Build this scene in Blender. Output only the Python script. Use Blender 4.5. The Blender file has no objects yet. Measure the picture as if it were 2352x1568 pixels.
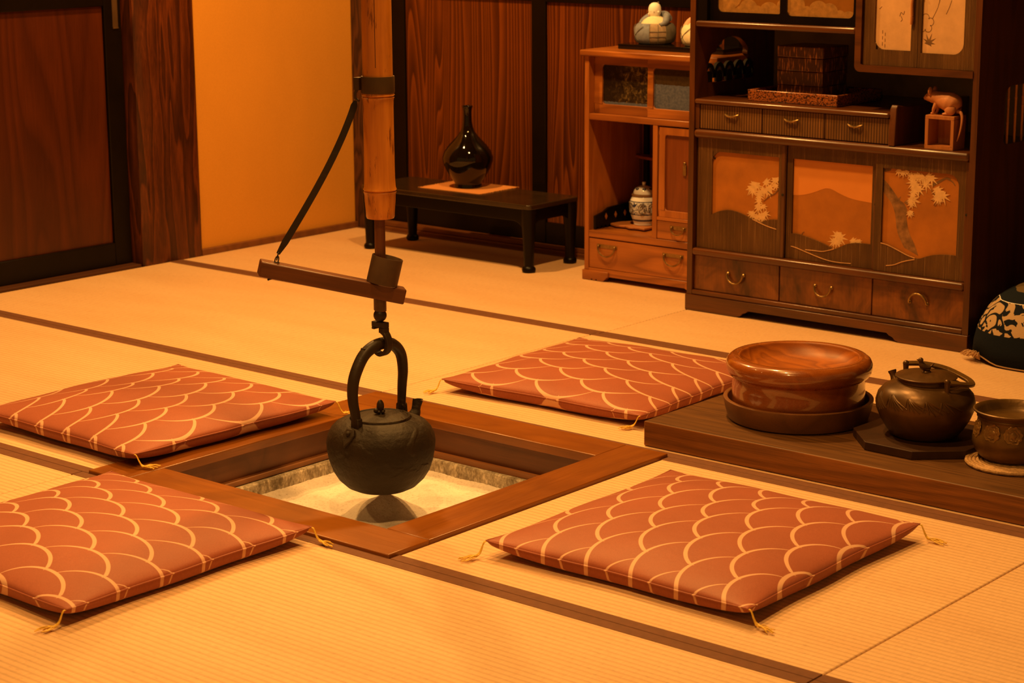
import bpy, bmesh, math, random
from mathutils import Vector, Matrix
R = math.radians
PI = math.pi
rnd = random.Random(7)
SC = bpy.context.scene
COL = SC.collection

# ------------------------------------------------------------------ camera
cam_d = bpy.data.cameras.new('camera')
cam_d.sensor_width = 36.0
cam_d.lens = 70.8575
cam_d.clip_end = 60
cam_d.dof.use_dof = True
cam_d.dof.focus_distance = 4.35
cam_d.dof.aperture_fstop = 9.0
cam = bpy.data.objects.new('camera', cam_d)
COL.objects.link(cam)
_r = Vector((0.76365716, 0.64559883, -0.00546717))
_u = Vector((-0.1383948, 0.17196204, 0.97533376))
_w = Vector((-0.63061448, 0.74406398, -0.22066756))
cam.matrix_world = Matrix(((_r.x, _u.x, -_w.x, 2.96699309), (_r.y, _u.y, -_w.y, -3.05620053),
                           (_r.z, _u.z, -_w.z, 1.23728348), (0, 0, 0, 1)))
SC.camera = cam

# ------------------------------------------------------------------ world, lamps, exposure
SC.view_settings.view_transform = 'Standard'
SC.view_settings.look = 'None'
SC.view_settings.gamma = 1.0
SC.view_settings.use_curve_mapping = False
SC.view_settings.exposure = 1.14
wd = bpy.data.worlds.new('world')
SC.world = wd
wd.use_nodes = True
wd.node_tree.nodes['Background'].inputs[0].default_value = (1.0, 0.48, 0.12, 1)
wd.node_tree.nodes['Background'].inputs[1].default_value = 0.09
LAMP = (1.0, 0.485, 0.120)
for (x, y, z, p, ang) in ((-1.55, 1.20, 2.38, 76, 160), (-0.25, 0.98, 2.38, 72, 150), (-1.25, -0.30, 2.38, 52, 96),
                          (0.45, 0.05, 2.38, 57, 98), (1.05, -1.22, 2.38, 60, 100), (-1.1, -1.60, 2.38, 25, 110)):
    ld = bpy.data.lights.new('ceiling_lamp', 'SPOT')
    ld.energy = p
    ld.color = LAMP
    ld.shadow_soft_size = 0.045
    ld.spot_size = R(ang)
    ld.spot_blend = .7
    lo = bpy.data.objects.new('ceiling_lamp', ld)
    lo.location = (x, y, z)
    COL.objects.link(lo)

# ------------------------------------------------------------------ node helpers
class NT:
    def __init__(s, name):
        s.m = bpy.data.materials.new(name)
        s.m.use_nodes = True
        s.t = s.m.node_tree
        s.b = s.t.nodes['Principled BSDF']
        s._o = None
    def n(s, typ, **kw):
        nd = s.t.nodes.new(typ)
        for k, v in kw.items():
            setattr(nd, k, v)
        return nd
    def link(s, a, b):
        s.t.links.new(a, b)
    def put(s, sock, v):
        if isinstance(v, bpy.types.NodeSocket):
            s.link(v, sock)
        else:
            if isinstance(v, tuple) and len(v) == 3 and sock.type == 'RGBA':
                v = (*v, 1)
            sock.default_value = v
    def obj(s):
        if s._o is None:
            s._o = s.n('ShaderNodeTexCoord').outputs['Object']
        return s._o
    def map(s, scale=(1, 1, 1), loc=(0, 0, 0), rot=(0, 0, 0), vec=None, rand=False):
        mp = s.n('ShaderNodeMapping')
        s.link(vec or s.obj(), mp.inputs['Vector'])
        mp.inputs['Scale'].default_value = scale
        mp.inputs['Rotation'].default_value = rot
        if rand:
            oi = s.n('ShaderNodeObjectInfo')
            v = s.n('ShaderNodeVectorMath', operation='SCALE')
            cb = s.n('ShaderNodeCombineXYZ')
            for i in range(3):
                s.link(oi.outputs['Random'], cb.inputs[i])
            s.link(cb.outputs[0], v.inputs[0])
            v.inputs['Scale'].default_value = 7.3
            s.link(v.outputs[0], mp.inputs['Location'])
        else:
            mp.inputs['Location'].default_value = loc
        return mp.outputs[0]
    def noise(s, vec, scale=5, detail=3, rough=.55, dist=0):
        nd = s.n('ShaderNodeTexNoise')
        s.link(vec, nd.inputs['Vector'])
        nd.inputs['Scale'].default_value = scale
        nd.inputs['Detail'].default_value = detail
        nd.inputs['Roughness'].default_value = rough
        nd.inputs['Distortion'].default_value = dist
        return nd.outputs['Fac']
    def vor(s, vec, scale=5, feature='F1'):
        nd = s.n('ShaderNodeTexVoronoi', feature=feature)
        s.link(vec, nd.inputs['Vector'])
        nd.inputs['Scale'].default_value = scale
        return nd.outputs['Distance']
    def math(s, op, a, b=0.0, c=0.0):
        nd = s.n('ShaderNodeMath', operation=op)
        s.put(nd.inputs[0], a)
        s.put(nd.inputs[1], b)
        s.put(nd.inputs[2], c)
        return nd.outputs[0]
    def ramp(s, fac, stops, interp='LINEAR'):
        nd = s.n('ShaderNodeValToRGB')
        s.link(fac, nd.inputs[0])
        cr = nd.color_ramp
        cr.interpolation = interp
        while len(cr.elements) < len(stops):
            cr.elements.new(.5)
        for e, (p, c) in zip(cr.elements, stops):
            e.position = p
            e.color = (*c, 1) if isinstance(c, tuple) else (c, c, c, 1)
        return nd.outputs['Color']
    def mix(s, fac, a, b, mode='MIX'):
        nd = s.n('ShaderNodeMix', data_type='RGBA', blend_type=mode)
        s.put(nd.inputs[0], fac)
        s.put(nd.inputs[6], a)
        s.put(nd.inputs[7], b)
        return nd.outputs[2]
    def xyz(s, vec=None):
        nd = s.n('ShaderNodeSeparateXYZ')
        s.link(vec or s.obj(), nd.inputs[0])
        return nd.outputs
    def bump(s, h, strength=.3, dist=.002):
        nd = s.n('ShaderNodeBump')
        nd.inputs['Strength'].default_value = strength
        nd.inputs['Distance'].default_value = dist
        s.link(h, nd.inputs['Height'])
        s.link(nd.outputs[0], s.b.inputs['Normal'])
    def done(s, col=None, rough=.5, metal=0.0, spec=.5, coat=0.0, coat_rough=.1, sheen=0):
        if col is not None:
            s.put(s.b.inputs['Base Color'], col)
        s.put(s.b.inputs['Roughness'], rough)
        s.b.inputs['Metallic'].default_value = metal
        s.b.inputs['Specular IOR Level'].default_value = spec
        s.b.inputs['Coat Weight'].default_value = coat
        s.b.inputs['Coat Roughness'].default_value = coat_rough
        s.b.inputs['Sheen Weight'].default_value = sheen
        return s.m

def mat(name, c, rough=.5, var=.25, scale=30, metal=0, spec=.5, bump=0, bscale=200, coat=0, coat_rough=.1, sheen=0):
    t = NT(name)
    f = t.noise(t.map(rand=True), scale, 4, .6)
    col = t.ramp(f, ((.3, tuple(v * (1 - var) for v in c)), (.7, tuple(min(1, v * (1 + var)) for v in c))))
    if bump:
        t.bump(t.noise(t.map(), bscale, 3), bump, .0015)
    return t.done(col, rough, metal, spec, coat, coat_rough, sheen)

def wood(name, dark, light, axis='Z', size=.09, rings=9.0, stretch=.12, rough=.4, spec=.5, coat=0, coat_rough=.15,
         line=.5, fine=.25, bump=.12, lin=0.0, saw=False):
    """plain-sawn timber: contour lines of a stretched noise give the cathedral grain"""
    t = NT(name)
    sc = [1 / size] * 3
    i = 'XYZ'.index(axis)
    sc[i] = stretch / size
    v = t.map(tuple(sc), rand=True)
    n = t.noise(v, 1.0, 1.2, .4, .25)
    ringv = t.math('MULTIPLY', n, rings)
    if lin:
        X, Y, Z = t.xyz()
        cross = t.math('ADD', X, Y) if axis == 'Z' else t.math('ADD', Z, t.math('MULTIPLY', Y, .8)) if axis == 'X' else t.math('ADD', X, Z)
        ringv = t.math('ADD', ringv, t.math('MULTIPLY', cross, lin))
    fr = t.math('FRACT', ringv)
    mid = tuple(dark[k] * .45 + light[k] * .55 for k in range(3))
    col = t.ramp(fr, ((0.0, dark), (.10, mid), (.32, light), (.62, mid), (1.0, dark)))
    if saw:      # early wood starts pale and fades into the dark late wood
        col = t.ramp(fr, ((0.0, light), (.18, tuple(light[k] * .75 + dark[k] * .25 for k in range(3))), (.42, tuple(light[k] * .38 + dark[k] * .62 for k in range(3))), (.93, dark), (1.0, light)))
    base = t.mix(line, mid, col)
    fs = [900, 900, 900]
    fs[i] = 12
    f = t.noise(t.map(tuple(fs), rand=True), 1.0, 2, .6)
    streak = t.ramp(f, ((.3, 1 - fine), (.7, 1 + fine * .3)))
    col2 = t.mix(1.0, base, streak, 'MULTIPLY')
    bl = t.noise(t.map(rand=True), 3.0, 3, .6)
    col3 = t.mix(1.0, col2, t.ramp(bl, ((.3, .78), (.7, 1.08))), 'MULTIPLY')
    if bump:
        t.bump(f, bump, .001)
    rg = t.math('MULTIPLY_ADD', f, .15, rough - .07)
    return t.done(col3, rg, 0, spec, coat, coat_rough)

# ------------------------------------------------------------------ materials
def m_tatami():
    t = NT('tatami')
    X, Y, Z = t.xyz()
    ridge = t.math('SINE', t.math('MULTIPLY', Y, 2 * PI / .0155))
    rid01 = t.math('MULTIPLY_ADD', ridge, .5, .5)
    rush = t.noise(t.map((700, 40, 1)), 1.0, 2, .6)
    big = t.noise(t.map((1.2, 5, 1)), 1.3, 3, .55)
    bit = t.noise(t.map((60, 160, 1)), 1.0, 2, .6)
    c = t.ramp(rush, ((.25, (.66, .435, .245)), (.75, (.80, .550, .315))))
    c = t.mix(1.0, c, t.ramp(rid01, ((0, .80), (.35, .99), (1, 1.03))), 'MULTIPLY')
    c = t.mix(1.0, c, t.ramp(big, ((.3, (.95, .90, .84)), (.7, (1.03, 1.03, 1.03)))), 'MULTIPLY')
    c = t.mix(1.0, c, t.ramp(bit, ((.28, .84), (.42, 1.0))), 'MULTIPLY')
    h = t.math('ADD', t.math('MULTIPLY', rid01, 1.0), t.math('MULTIPLY', rush, .35))
    t.bump(h, .35, .0012)
    return t.done(c, .62, 0, .3)

def m_zabuton(name, side):
    """one arc per fish scale, brushed thick on one side and running out thin on the other"""
    t = NT(name)
    X, Y, Z = t.xyz()
    r = .1
    xo = t.math('ADD', X, .035)
    yo = t.math('ADD', Y, .02)
    def arc(off_x, off_y):
        q = t.math('SUBTRACT', xo, off_x)
        sx = t.math('SUBTRACT', q, t.math('MULTIPLY', t.math('ROUND', t.math('DIVIDE', q, 2 * r)), 2 * r))
        k = t.math('SQRT', t.math('MAXIMUM', t.math('SUBTRACT', r * r, t.math('MULTIPLY', sx, sx)), 1e-6))
        d = t.math('DIVIDE', t.math('SUBTRACT', t.math('SUBTRACT', yo, k), off_y), r)
        d = t.math('SUBTRACT', d, t.math('ROUND', d))
        d = t.math('MULTIPLY', t.math('ABSOLUTE', d), k)
        u = t.math('MULTIPLY', sx, side / r)
        hump = t.math('SUBTRACT', u, .45)
        wdt = t.math('MULTIPLY_ADD', t.math('MULTIPLY', hump, hump), -.0019, .0042)
        on = t.math('MINIMUM', t.math('MAXIMUM', t.math('MULTIPLY', t.math('SUBTRACT', wdt, d), 1600.0), 0.0), 1.0)
        vis = t.math('LESS_THAN', t.math('ABSOLUTE', sx), .0868)
        return t.math('MULTIPLY', on, vis)
    ln = t.math('MAXIMUM', arc(0.0, 0.0), arc(r, .05))
    fab = t.noise(t.map((500, 500, 60)), 1.0, 2, .6)
    big = t.noise(t.map((1, 1, 1)), 9.0, 2, .5)
    base = t.ramp(fab, ((.3, (.305, .079, .036)), (.7, (.375, .100, .046))))
    base = t.mix(1.0, base, t.ramp(big, ((.3, .92), (.7, 1.05))), 'MULTIPLY')
    col = t.mix(t.math('MULTIPLY', ln, .92), base, (.74, .44, .28))
    t.bump(t.noise(t.map((1, 1, 1)), 14.0, 3, .6), .3, .006)
    return t.done(col, .55, 0, .3, 0, .1, .12)

def m_ash():
    t = NT('hearth_ash')
    f = t.noise(t.map(), 160, 5, .7)
    g = t.noise(t.map(), 9, 3, .6)
    c = t.ramp(f, ((.32, (.60, .52, .44)), (.45, (.82, .74, .68)), (.7, (.88, .82, .76))))
    c = t.mix(1.0, c, t.ramp(g, ((.35, .86), (.6, 1.03))), 'MULTIPLY')
    t.bump(f, .5, .004)
    return t.done(c, .95, 0, .1)

def m_stone():
    t = NT('hearth_stone')
    f = t.noise(t.map((1, 1, .6)), 90, 5, .75)
    g = t.noise(t.map((1, 1, .4)), 22, 3, .6)
    c = t.ramp(f, ((.35, (.21, .165, .11)), (.5, (.40, .34, .26)), (.66, (.72, .64, .54))))
    c = t.mix(1.0, c, t.ramp(g, ((.35, .7), (.65, 1.15))), 'MULTIPLY')
    t.bump(f, .6, .004)
    return t.done(c, .85, 0, .25)

def m_plaster():
    t = NT('sand_plaster')
    f = t.noise(t.map(), 420, 4, .7)
    g = t.noise(t.map((1, 1, .5)), 2.2, 3, .6)
    c = t.ramp(f, ((.3, (.62, .285, .036)), (.7, (.73, .340, .047))))
    c = t.mix(1.0, c, t.ramp(g, ((.3, .93), (.7, 1.05))), 'MULTIPLY')
    t.bump(f, .35, .002)
    return t.done(c, .9, 0, .2)

def m_bamboo():
    t = NT('smoked_bamboo')
    f = t.noise(t.map((60, 60, 3.5)), 1.0, 3, .6)
    spots = t.noise(t.map((60, 60, 12)), 1.0, 4, .7)
    big = t.noise(t.map((14, 14, 5)), 1.0, 3, .6)
    c = t.ramp(f, ((.25, (.47, .150, .010)), (.7, (.72, .270, .024))))
    c = t.mix(1.0, c, t.ramp(big, ((.3, .80), (.65, 1.08))), 'MULTIPLY')
    c = t.mix(t.ramp(spots, ((.60, 0.0), (.68, .8))), c, (.17, .042, .004))
    X, Y, Z = t.xyz()
    across = t.math('ADD', t.math('MULTIPLY', X, .76367), t.math('MULTIPLY', Y, .64561))
    facing = t.math('ADD', t.math('MULTIPLY', X, .64561), t.math('MULTIPLY', Y, -.76367))
    split = t.math('MULTIPLY', t.math('COMPARE', across, .0062, .0007), t.math('GREATER_THAN', facing, .01))
    split = t.math('MULTIPLY', split, t.math('MULTIPLY', t.math('GREATER_THAN', Z, .868), t.math('LESS_THAN', Z, 1.28)))
    c = t.mix(split, c, (.06, .014, .002))
    return t.done(c, .32, 0, .45, .2, .2)

def m_iron(name, c, rough, bump, sc=70, metal=.0):
    t = NT(name)
    f = t.noise(t.map(), sc, 5, .65)
    g = t.noise(t.map(), 12, 3, .6, .6)
    col = t.ramp(g, ((.3, tuple(v * .65 for v in c)), (.7, tuple(v * 1.3 for v in c))))
    h = t.math('ADD', f, t.math('MULTIPLY', t.ramp(g, ((.46, 0.0), (.54, 1.0))), .6))
    t.bump(h, bump, .003)
    return t.done(col, rough, metal, .35)

def m_reed(name='reeded_board', dark=(.045, .022, .007), light=(.40, .22, .09), pitch=.0036):
    t = NT(name)
    X, Y, Z = t.xyz()
    s = t.math('MULTIPLY_ADD', t.math('SINE', t.math('MULTIPLY', X, 2 * PI / pitch)), .5, .5)
    n = t.noise(t.map((330, 1, 5)), 1.0, 3, .65)
    k = t.math('MULTIPLY', s, n)
    c = t.ramp(k, ((.04, dark), (.26, (.130, .056, .013)), (.52, (.185, .084, .020)), (.66, light)))
    b = t.noise(t.map((9, 1, 5)), 1.0, 3, .6)
    c = t.mix(1.0, c, t.ramp(b, ((.3, .65), (.7, 1.2))), 'MULTIPLY')
    t.bump(s, .5, .0015)
    return t.done(c, .5, 0, .4)

def m_mulberry():
    t = NT('burl_veneer')
    n = t.noise(t.map((10, 3, 5), rand=True), 1.0, 4, .62, 1.2)
    f = t.noise(t.map((160, 20, 14)), 1.0, 2, .6)
    c = t.ramp(n, ((.28, (.028, .0072, .001)), (.46, (.125, .036, .005)), (.62, (.215, .068, .010)), (.78, (.10, .028, .004))))
    c = t.mix(1.0, c, t.ramp(f, ((.3, .82), (.7, 1.1))), 'MULTIPLY')
    return t.done(c, .34, 0, .5, .25, .2)

def m_speckle():
    t = NT('tortoise_lacquer')
    n = t.noise(t.map((1, 1, 1.3)), 200, 3, .6)
    c = t.ramp(n, ((.44, (.028, .008, .004)), (.50, (.30, .085, .020)), (.8, (.42, .13, .03))))
    return t.done(c, .28, 0, .5, .4, .12)

def m_bark():
    t = NT('cherry_bark')
    n = t.noise(t.map((230, 230, 30)), 1.0, 2, .6)
    c = t.ramp(n, ((.56, (.085, .030, .008)), (.62, (.34, .13, .03)), (.70, (.62, .28, .08))))
    return t.done(c, .35, 0, .5, .3, .2)

def m_ceramic_blue():
    t = NT('blue_white_glaze')
    X, Y, Z = t.xyz()
    n = t.noise(t.map(), 95, 2, .5, 1.3)
    sc = t.math('COMPARE', n, .5, .035)
    n2 = t.noise(t.map(), 60, 2, .5, .8)
    sc = t.math('MAXIMUM', sc, t.math('GREATER_THAN', n2, .60))
    band = t.math('MULTIPLY', t.math('GREATER_THAN', Z, .034), t.math('LESS_THAN', Z, .079))
    low = t.math('COMPARE', Z, .017, .0032)
    low2 = t.math('COMPARE', Z, .036, .0014)
    hi = t.math('COMPARE', Z, .0775, .0014)
    k = t.math('MAXIMUM', t.math('MULTIPLY', band, sc), t.math('MAXIMUM', low, t.math('MAXIMUM', low2, hi)))
    c = t.mix(k, (.74, .78, .88), (.03, .04, .12))
    return t.done(c, .15, 0, .5)

def m_rug():
    t = NT('carpet_pile')
    X, Y, Z = t.xyz()
    n = t.noise(t.map(), 700, 2, .6)
    w = t.noise(t.map(), 11, 1, .5, .5)
    w2 = t.noise(t.map(), 24, 2, .5, 1.4)
    motif = t.math('MULTIPLY', t.math('GREATER_THAN', w2, .53), 1.0)
    motif = t.math('MAXIMUM', motif, t.math('COMPARE', w, .5, .022))
    z = t.math('ADD', Z, t.math('MULTIPLY', t.math('SUBTRACT', w, .5), .012))
    field = t.mix(motif, (.50, .36, .22), (.010, .014, .022))
    c = t.ramp(z, ((0, (.008, .012, .020)), (.0835, (.008, .012, .020)), (.0836, (1, 1, 1)), (.163, (1, 1, 1)), (.1631, (.012, .017, .024)), (.187, (.012, .017, .024)), (.1871, (.16, .11, .055))), 'CONSTANT')
    inband = t.math('MULTIPLY', t.math('GREATER_THAN', z, .0836), t.math('LESS_THAN', z, .163))
    c = t.mix(inband, c, field)
    t.bump(n, .6, .003)
    return t.done(c, .95, 0, .1, 0, .1, .0)

MT = dict(
    tatami=m_tatami(), zab=m_zabuton('cushion_cloth', -1.0), zab_r=m_zabuton('cushion_cloth_mirrored', 1.0), ash=m_ash(), stone=m_stone(), plaster=m_plaster(), bamboo=m_bamboo(),
    heri=mat('border_cloth', (.150, .054, .018), .8, .12, 60, bump=.2, bscale=900),
    tassel=mat('yellow_silk', (.80, .52, .06), .55, .2, 200),
    hearthwood=wood('hearth_frame_wood', (.18, .048, .002), (.34, .108, .005), 'X', .10, 5, .15, .30, .5, .12, .3, .30, .22),
    hearthwood_y=wood('hearth_frame_wood_cross', (.18, .048, .002), (.34, .108, .005), 'Y', .10, 5, .15, .30, .5, .12, .3, .30, .22),
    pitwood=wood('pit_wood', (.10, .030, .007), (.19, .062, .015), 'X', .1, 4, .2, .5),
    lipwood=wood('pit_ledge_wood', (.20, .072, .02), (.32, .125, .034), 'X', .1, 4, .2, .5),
    cedar=wood('cedar_panel', (.052, .0092, .0005), (.200, .048, .0030), 'Z', .13, 22, .052, .36, .35, .10, .2, 1.0, .22, .08, 55, True),
    cedar_door=wood('door_board', (.040, .0072, .0008), (.095, .0185, .0018), 'Z', .20, 11, .12, .36, .35, .12, .2, .55, .28, .1, 12),
    black=mat('black_lacquer_wood', (.0050, .0026, .0008), .38, .3, 8, spec=.17, bump=.08, bscale=60),
    black_gloss=mat('black_gloss', (.006, .004, .003), .12, .3, 8),
    pillar=wood('pillar_wood', (.030, .0062, .0009), (.190, .043, .0050), 'Z', .055, 5, .10, .42, .4, .08, .25, .75, .75, .4, 0, True),
    post=wood('post_wood', (.03, .010, .003), (.13, .045, .012), 'Z', .04, 5, .2, .6, .4, 0, .2, .9, .5, .5),
    sill=wood('sill_wood', (.14, .045, .011), (.25, .088, .022), 'X', .08, 4, .1, .45),
    sill_dark=wood('dark_sill_wood', (.05, .014, .003), (.10, .031, .007), 'Y', .08, 4, .1, .5),
    rod=wood('rod_wood', (.10, .028, .006), (.20, .06, .013), 'Z', .03, 3, .1, .35),
    beam=wood('beam_wood', (.070, .020, .004), (.185, .056, .010), 'X', .03, 3, .1, .38),
    iron=m_iron('cast_iron', (.020, .0105, .0026), .62, .8),
    iron_smooth=m_iron('wrought_iron', (.024, .0135, .0035), .48, .25, 40),
    bandmetal=mat('aged_copper_band', (.080, .045, .015), .42, .2, 20, metal=.3),
    cup=mat('aged_metal_sleeve', (.085, .045, .018), .45, .2, 25, metal=.2),
    brass=mat('old_brass', (.30, .19, .07), .35, .3, 60, metal=.85),
    bronze=m_iron('patina_bronze', (.135, .070, .015), .40, .22, 25, .35),
    bronze_light=m_iron('rubbed_bronze', (.22, .115, .030), .34, .25, 90, .35),
    bronze_dark=m_iron('dark_bronze', (.100, .049, .012), .36, .12, 12, .35),
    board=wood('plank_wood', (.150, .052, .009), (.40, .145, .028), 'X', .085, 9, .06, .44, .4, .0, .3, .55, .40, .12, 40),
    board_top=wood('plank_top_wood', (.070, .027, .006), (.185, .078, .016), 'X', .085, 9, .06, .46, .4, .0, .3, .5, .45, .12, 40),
    keyaki=wood('keyaki_wood', (.19, .044, .005), (.42, .118, .011), 'X', .075, 5, .40, .26, .5, 1.0, .06, .40, .2, 0),
    keyaki_matte=wood('keyaki_dish', (.20, .048, .004), (.54, .160, .014), 'X', .085, 8, .40, .45, .4, .0, .1, .50, .2, 0),
    trayturn=wood('turned_tray_wood', (.12, .048, .013), (.22, .088, .024), 'X', .1, 4, .3, .40),
    octa=mat('octagon_board', (.040, .0150, .0035), .55, .25, 25, spec=.3),
    straw=mat('woven_straw', (.46, .27, .11), .7, .3, 160, bump=.6, bscale=260),
    tabletop=mat('table_lacquer', (.030, .017, .007), .24, .3, 9, coat=.1),
    glaze=mat('black_glaze', (.006, .0035, .0012), .05, .3, 14),
    cloth=mat('orange_cloth', (.66, .28, .08), .85, .08, 200, bump=.3, bscale=700),
    chestnut=wood('chestnut_cabinet', (.22, .062, .010), (.50, .170, .030), 'X', .07, 5, .13, .33, .5, .15, .2, .75, .2),
    chestnut_z=wood('chestnut_upright', (.26, .075, .012), (.50, .170, .030), 'Z', .05, 4, .1, .33, .5, .15, .2, .5, .2),
    redwood=wood('cabinet_red_panel', (.16, .036, .005), (.23, .056, .008), 'Z', .08, 5, .1, .35, .5, .1, .2, .5, .2),
    rosewood=wood('shelf_dark_wood', (.055, .016, .003), (.150, .044, .007), 'X', .07, 5, .1, .30, .5, .25, .2, .55, .3),
    rosewood_z=wood('shelf_dark_upright', (.055, .016, .003), (.150, .044, .007), 'Z', .07, 4, .1, .33, .5, .2, .2, .5, .3),
    back=mat('shelf_back_panel', (.30, .21, .085), .7, .5, 5),
    reed=m_reed(), reed_light=m_reed('reeded_drawer', (.060, .026, .008), (.26, .115, .038), .0085), burl=m_mulberry(),
    gold=mat('painted_gold_ground', (.40, .135, .010), .6, .16, 14),
    gold_light=mat('painted_sky', (.68, .250, .040), .6, .05, 10),
    gold_dim=mat('brown_gold_glass', (.22, .085, .012), .25, .25, 10),
    cloud=mat('painted_cloud', (.30, .15, .038), .4, .25, 60),
    leaf=mat('painted_leaf', (.70, .44, .19), .6, .12, 90),
    trunk=mat('painted_trunk', (.20, .095, .030), .6, .75, 35),
    hill_line=mat('pale_inlay_line', (.52, .27, .10), .5, .2, 60),
    paper=mat('old_paper', (.64, .38, .18), .8, .12, 18, bump=.15, bscale=120),
    ink=mat('faded_ink', (.17, .085, .026), .8, .2, 60),
    speckle=m_speckle(), bark=m_bark(),
    masu=wood('masu_wood', (.42, .145, .034), (.55, .21, .055), 'Z', .03, 3, .1, .5),
    rat=mat('carved_wood_rat', (.50, .20, .075), .55, .15, 40, bump=.2, bscale=300),
    jar=m_ceramic_blue(),
    jar_band=mat('jar_brown_band', (.20, .11, .055), .3, .2, 60),
    jar_motif=mat('jar_grey_motif', (.15, .12, .10), .3, .2, 60),
    glass_scene=None,
    doll_face=mat('doll_white', (.90, .90, .88), .6, .03, 20),
    doll_cream=mat('doll_cream_cloth', (.78, .70, .50), .8, .08, 90),
    doll_grey=mat('doll_grey_cloth', (.19, .22, .30), .85, .25, 60, bump=.3, bscale=500),
    doll_dark=mat('doll_dark_cloth', (.13, .12, .10), .85, .4, 40, bump=.3, bscale=500),
    doll_brown=mat('doll_brown_cloth', (.36, .27, .19), .85, .15, 60, bump=.3, bscale=500),
    doll_pink=mat('doll_pink_cloth', (.78, .40, .27), .8, .12, 60),
    rug=m_rug(),
    fringe=mat('carpet_fringe', (.50, .30, .14), .9, .3, 300),
    rug_hem=mat('carpet_hem', (.34, .20, .09), .9, .2, 200),
    dark=mat('dark_recess', (.010, .006, .003), .8, .2, 10),
)

def m_glass_scene():
    """dark patterned glass of the small cabinet's sliding doors: mottled foliage over a blue grey base"""
    t = NT('patterned_glass')
    X, Y, Z = t.xyz()
    n = t.noise(t.map((60, 60, 60)), 1.0, 4, .65, 1.0)
    n_ = t.math('SUBTRACT', n, t.math('MULTIPLY', t.math('MAXIMUM', t.math('SUBTRACT', -.835, X), 0.0), 2.6))
    c = t.ramp(n_, ((.38, (.020, .013, .008)), (.52, (.045, .030, .015)), (.64, (.17, .115, .045))))
    fine = t.noise(t.map((150, 150, 150)), 1.0, 2, .6)
    blue = t.ramp(fine, ((.3, (.07, .085, .14)), (.7, (.12, .135, .20))))
    a = t.math('LESS_THAN', t.math('ADD', Z, t.math('MULTIPLY', n, .012)), .577)
    b = t.math('MULTIPLY', t.math('GREATER_THAN', X, -.722), t.math('LESS_THAN', t.math('ADD', Z, t.math('MULTIPLY', n, .01)), .642))
    c = t.mix(t.math('MAXIMUM', a, b), t.mix(t.math('GREATER_THAN', X, -.722), c, t.ramp(fine, ((.3, (.035, .022, .010)), (.7, (.055, .034, .016))))), blue)
    return t.done(c, .12, 0, .5)
MT['glass_scene'] = m_glass_scene()

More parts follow.
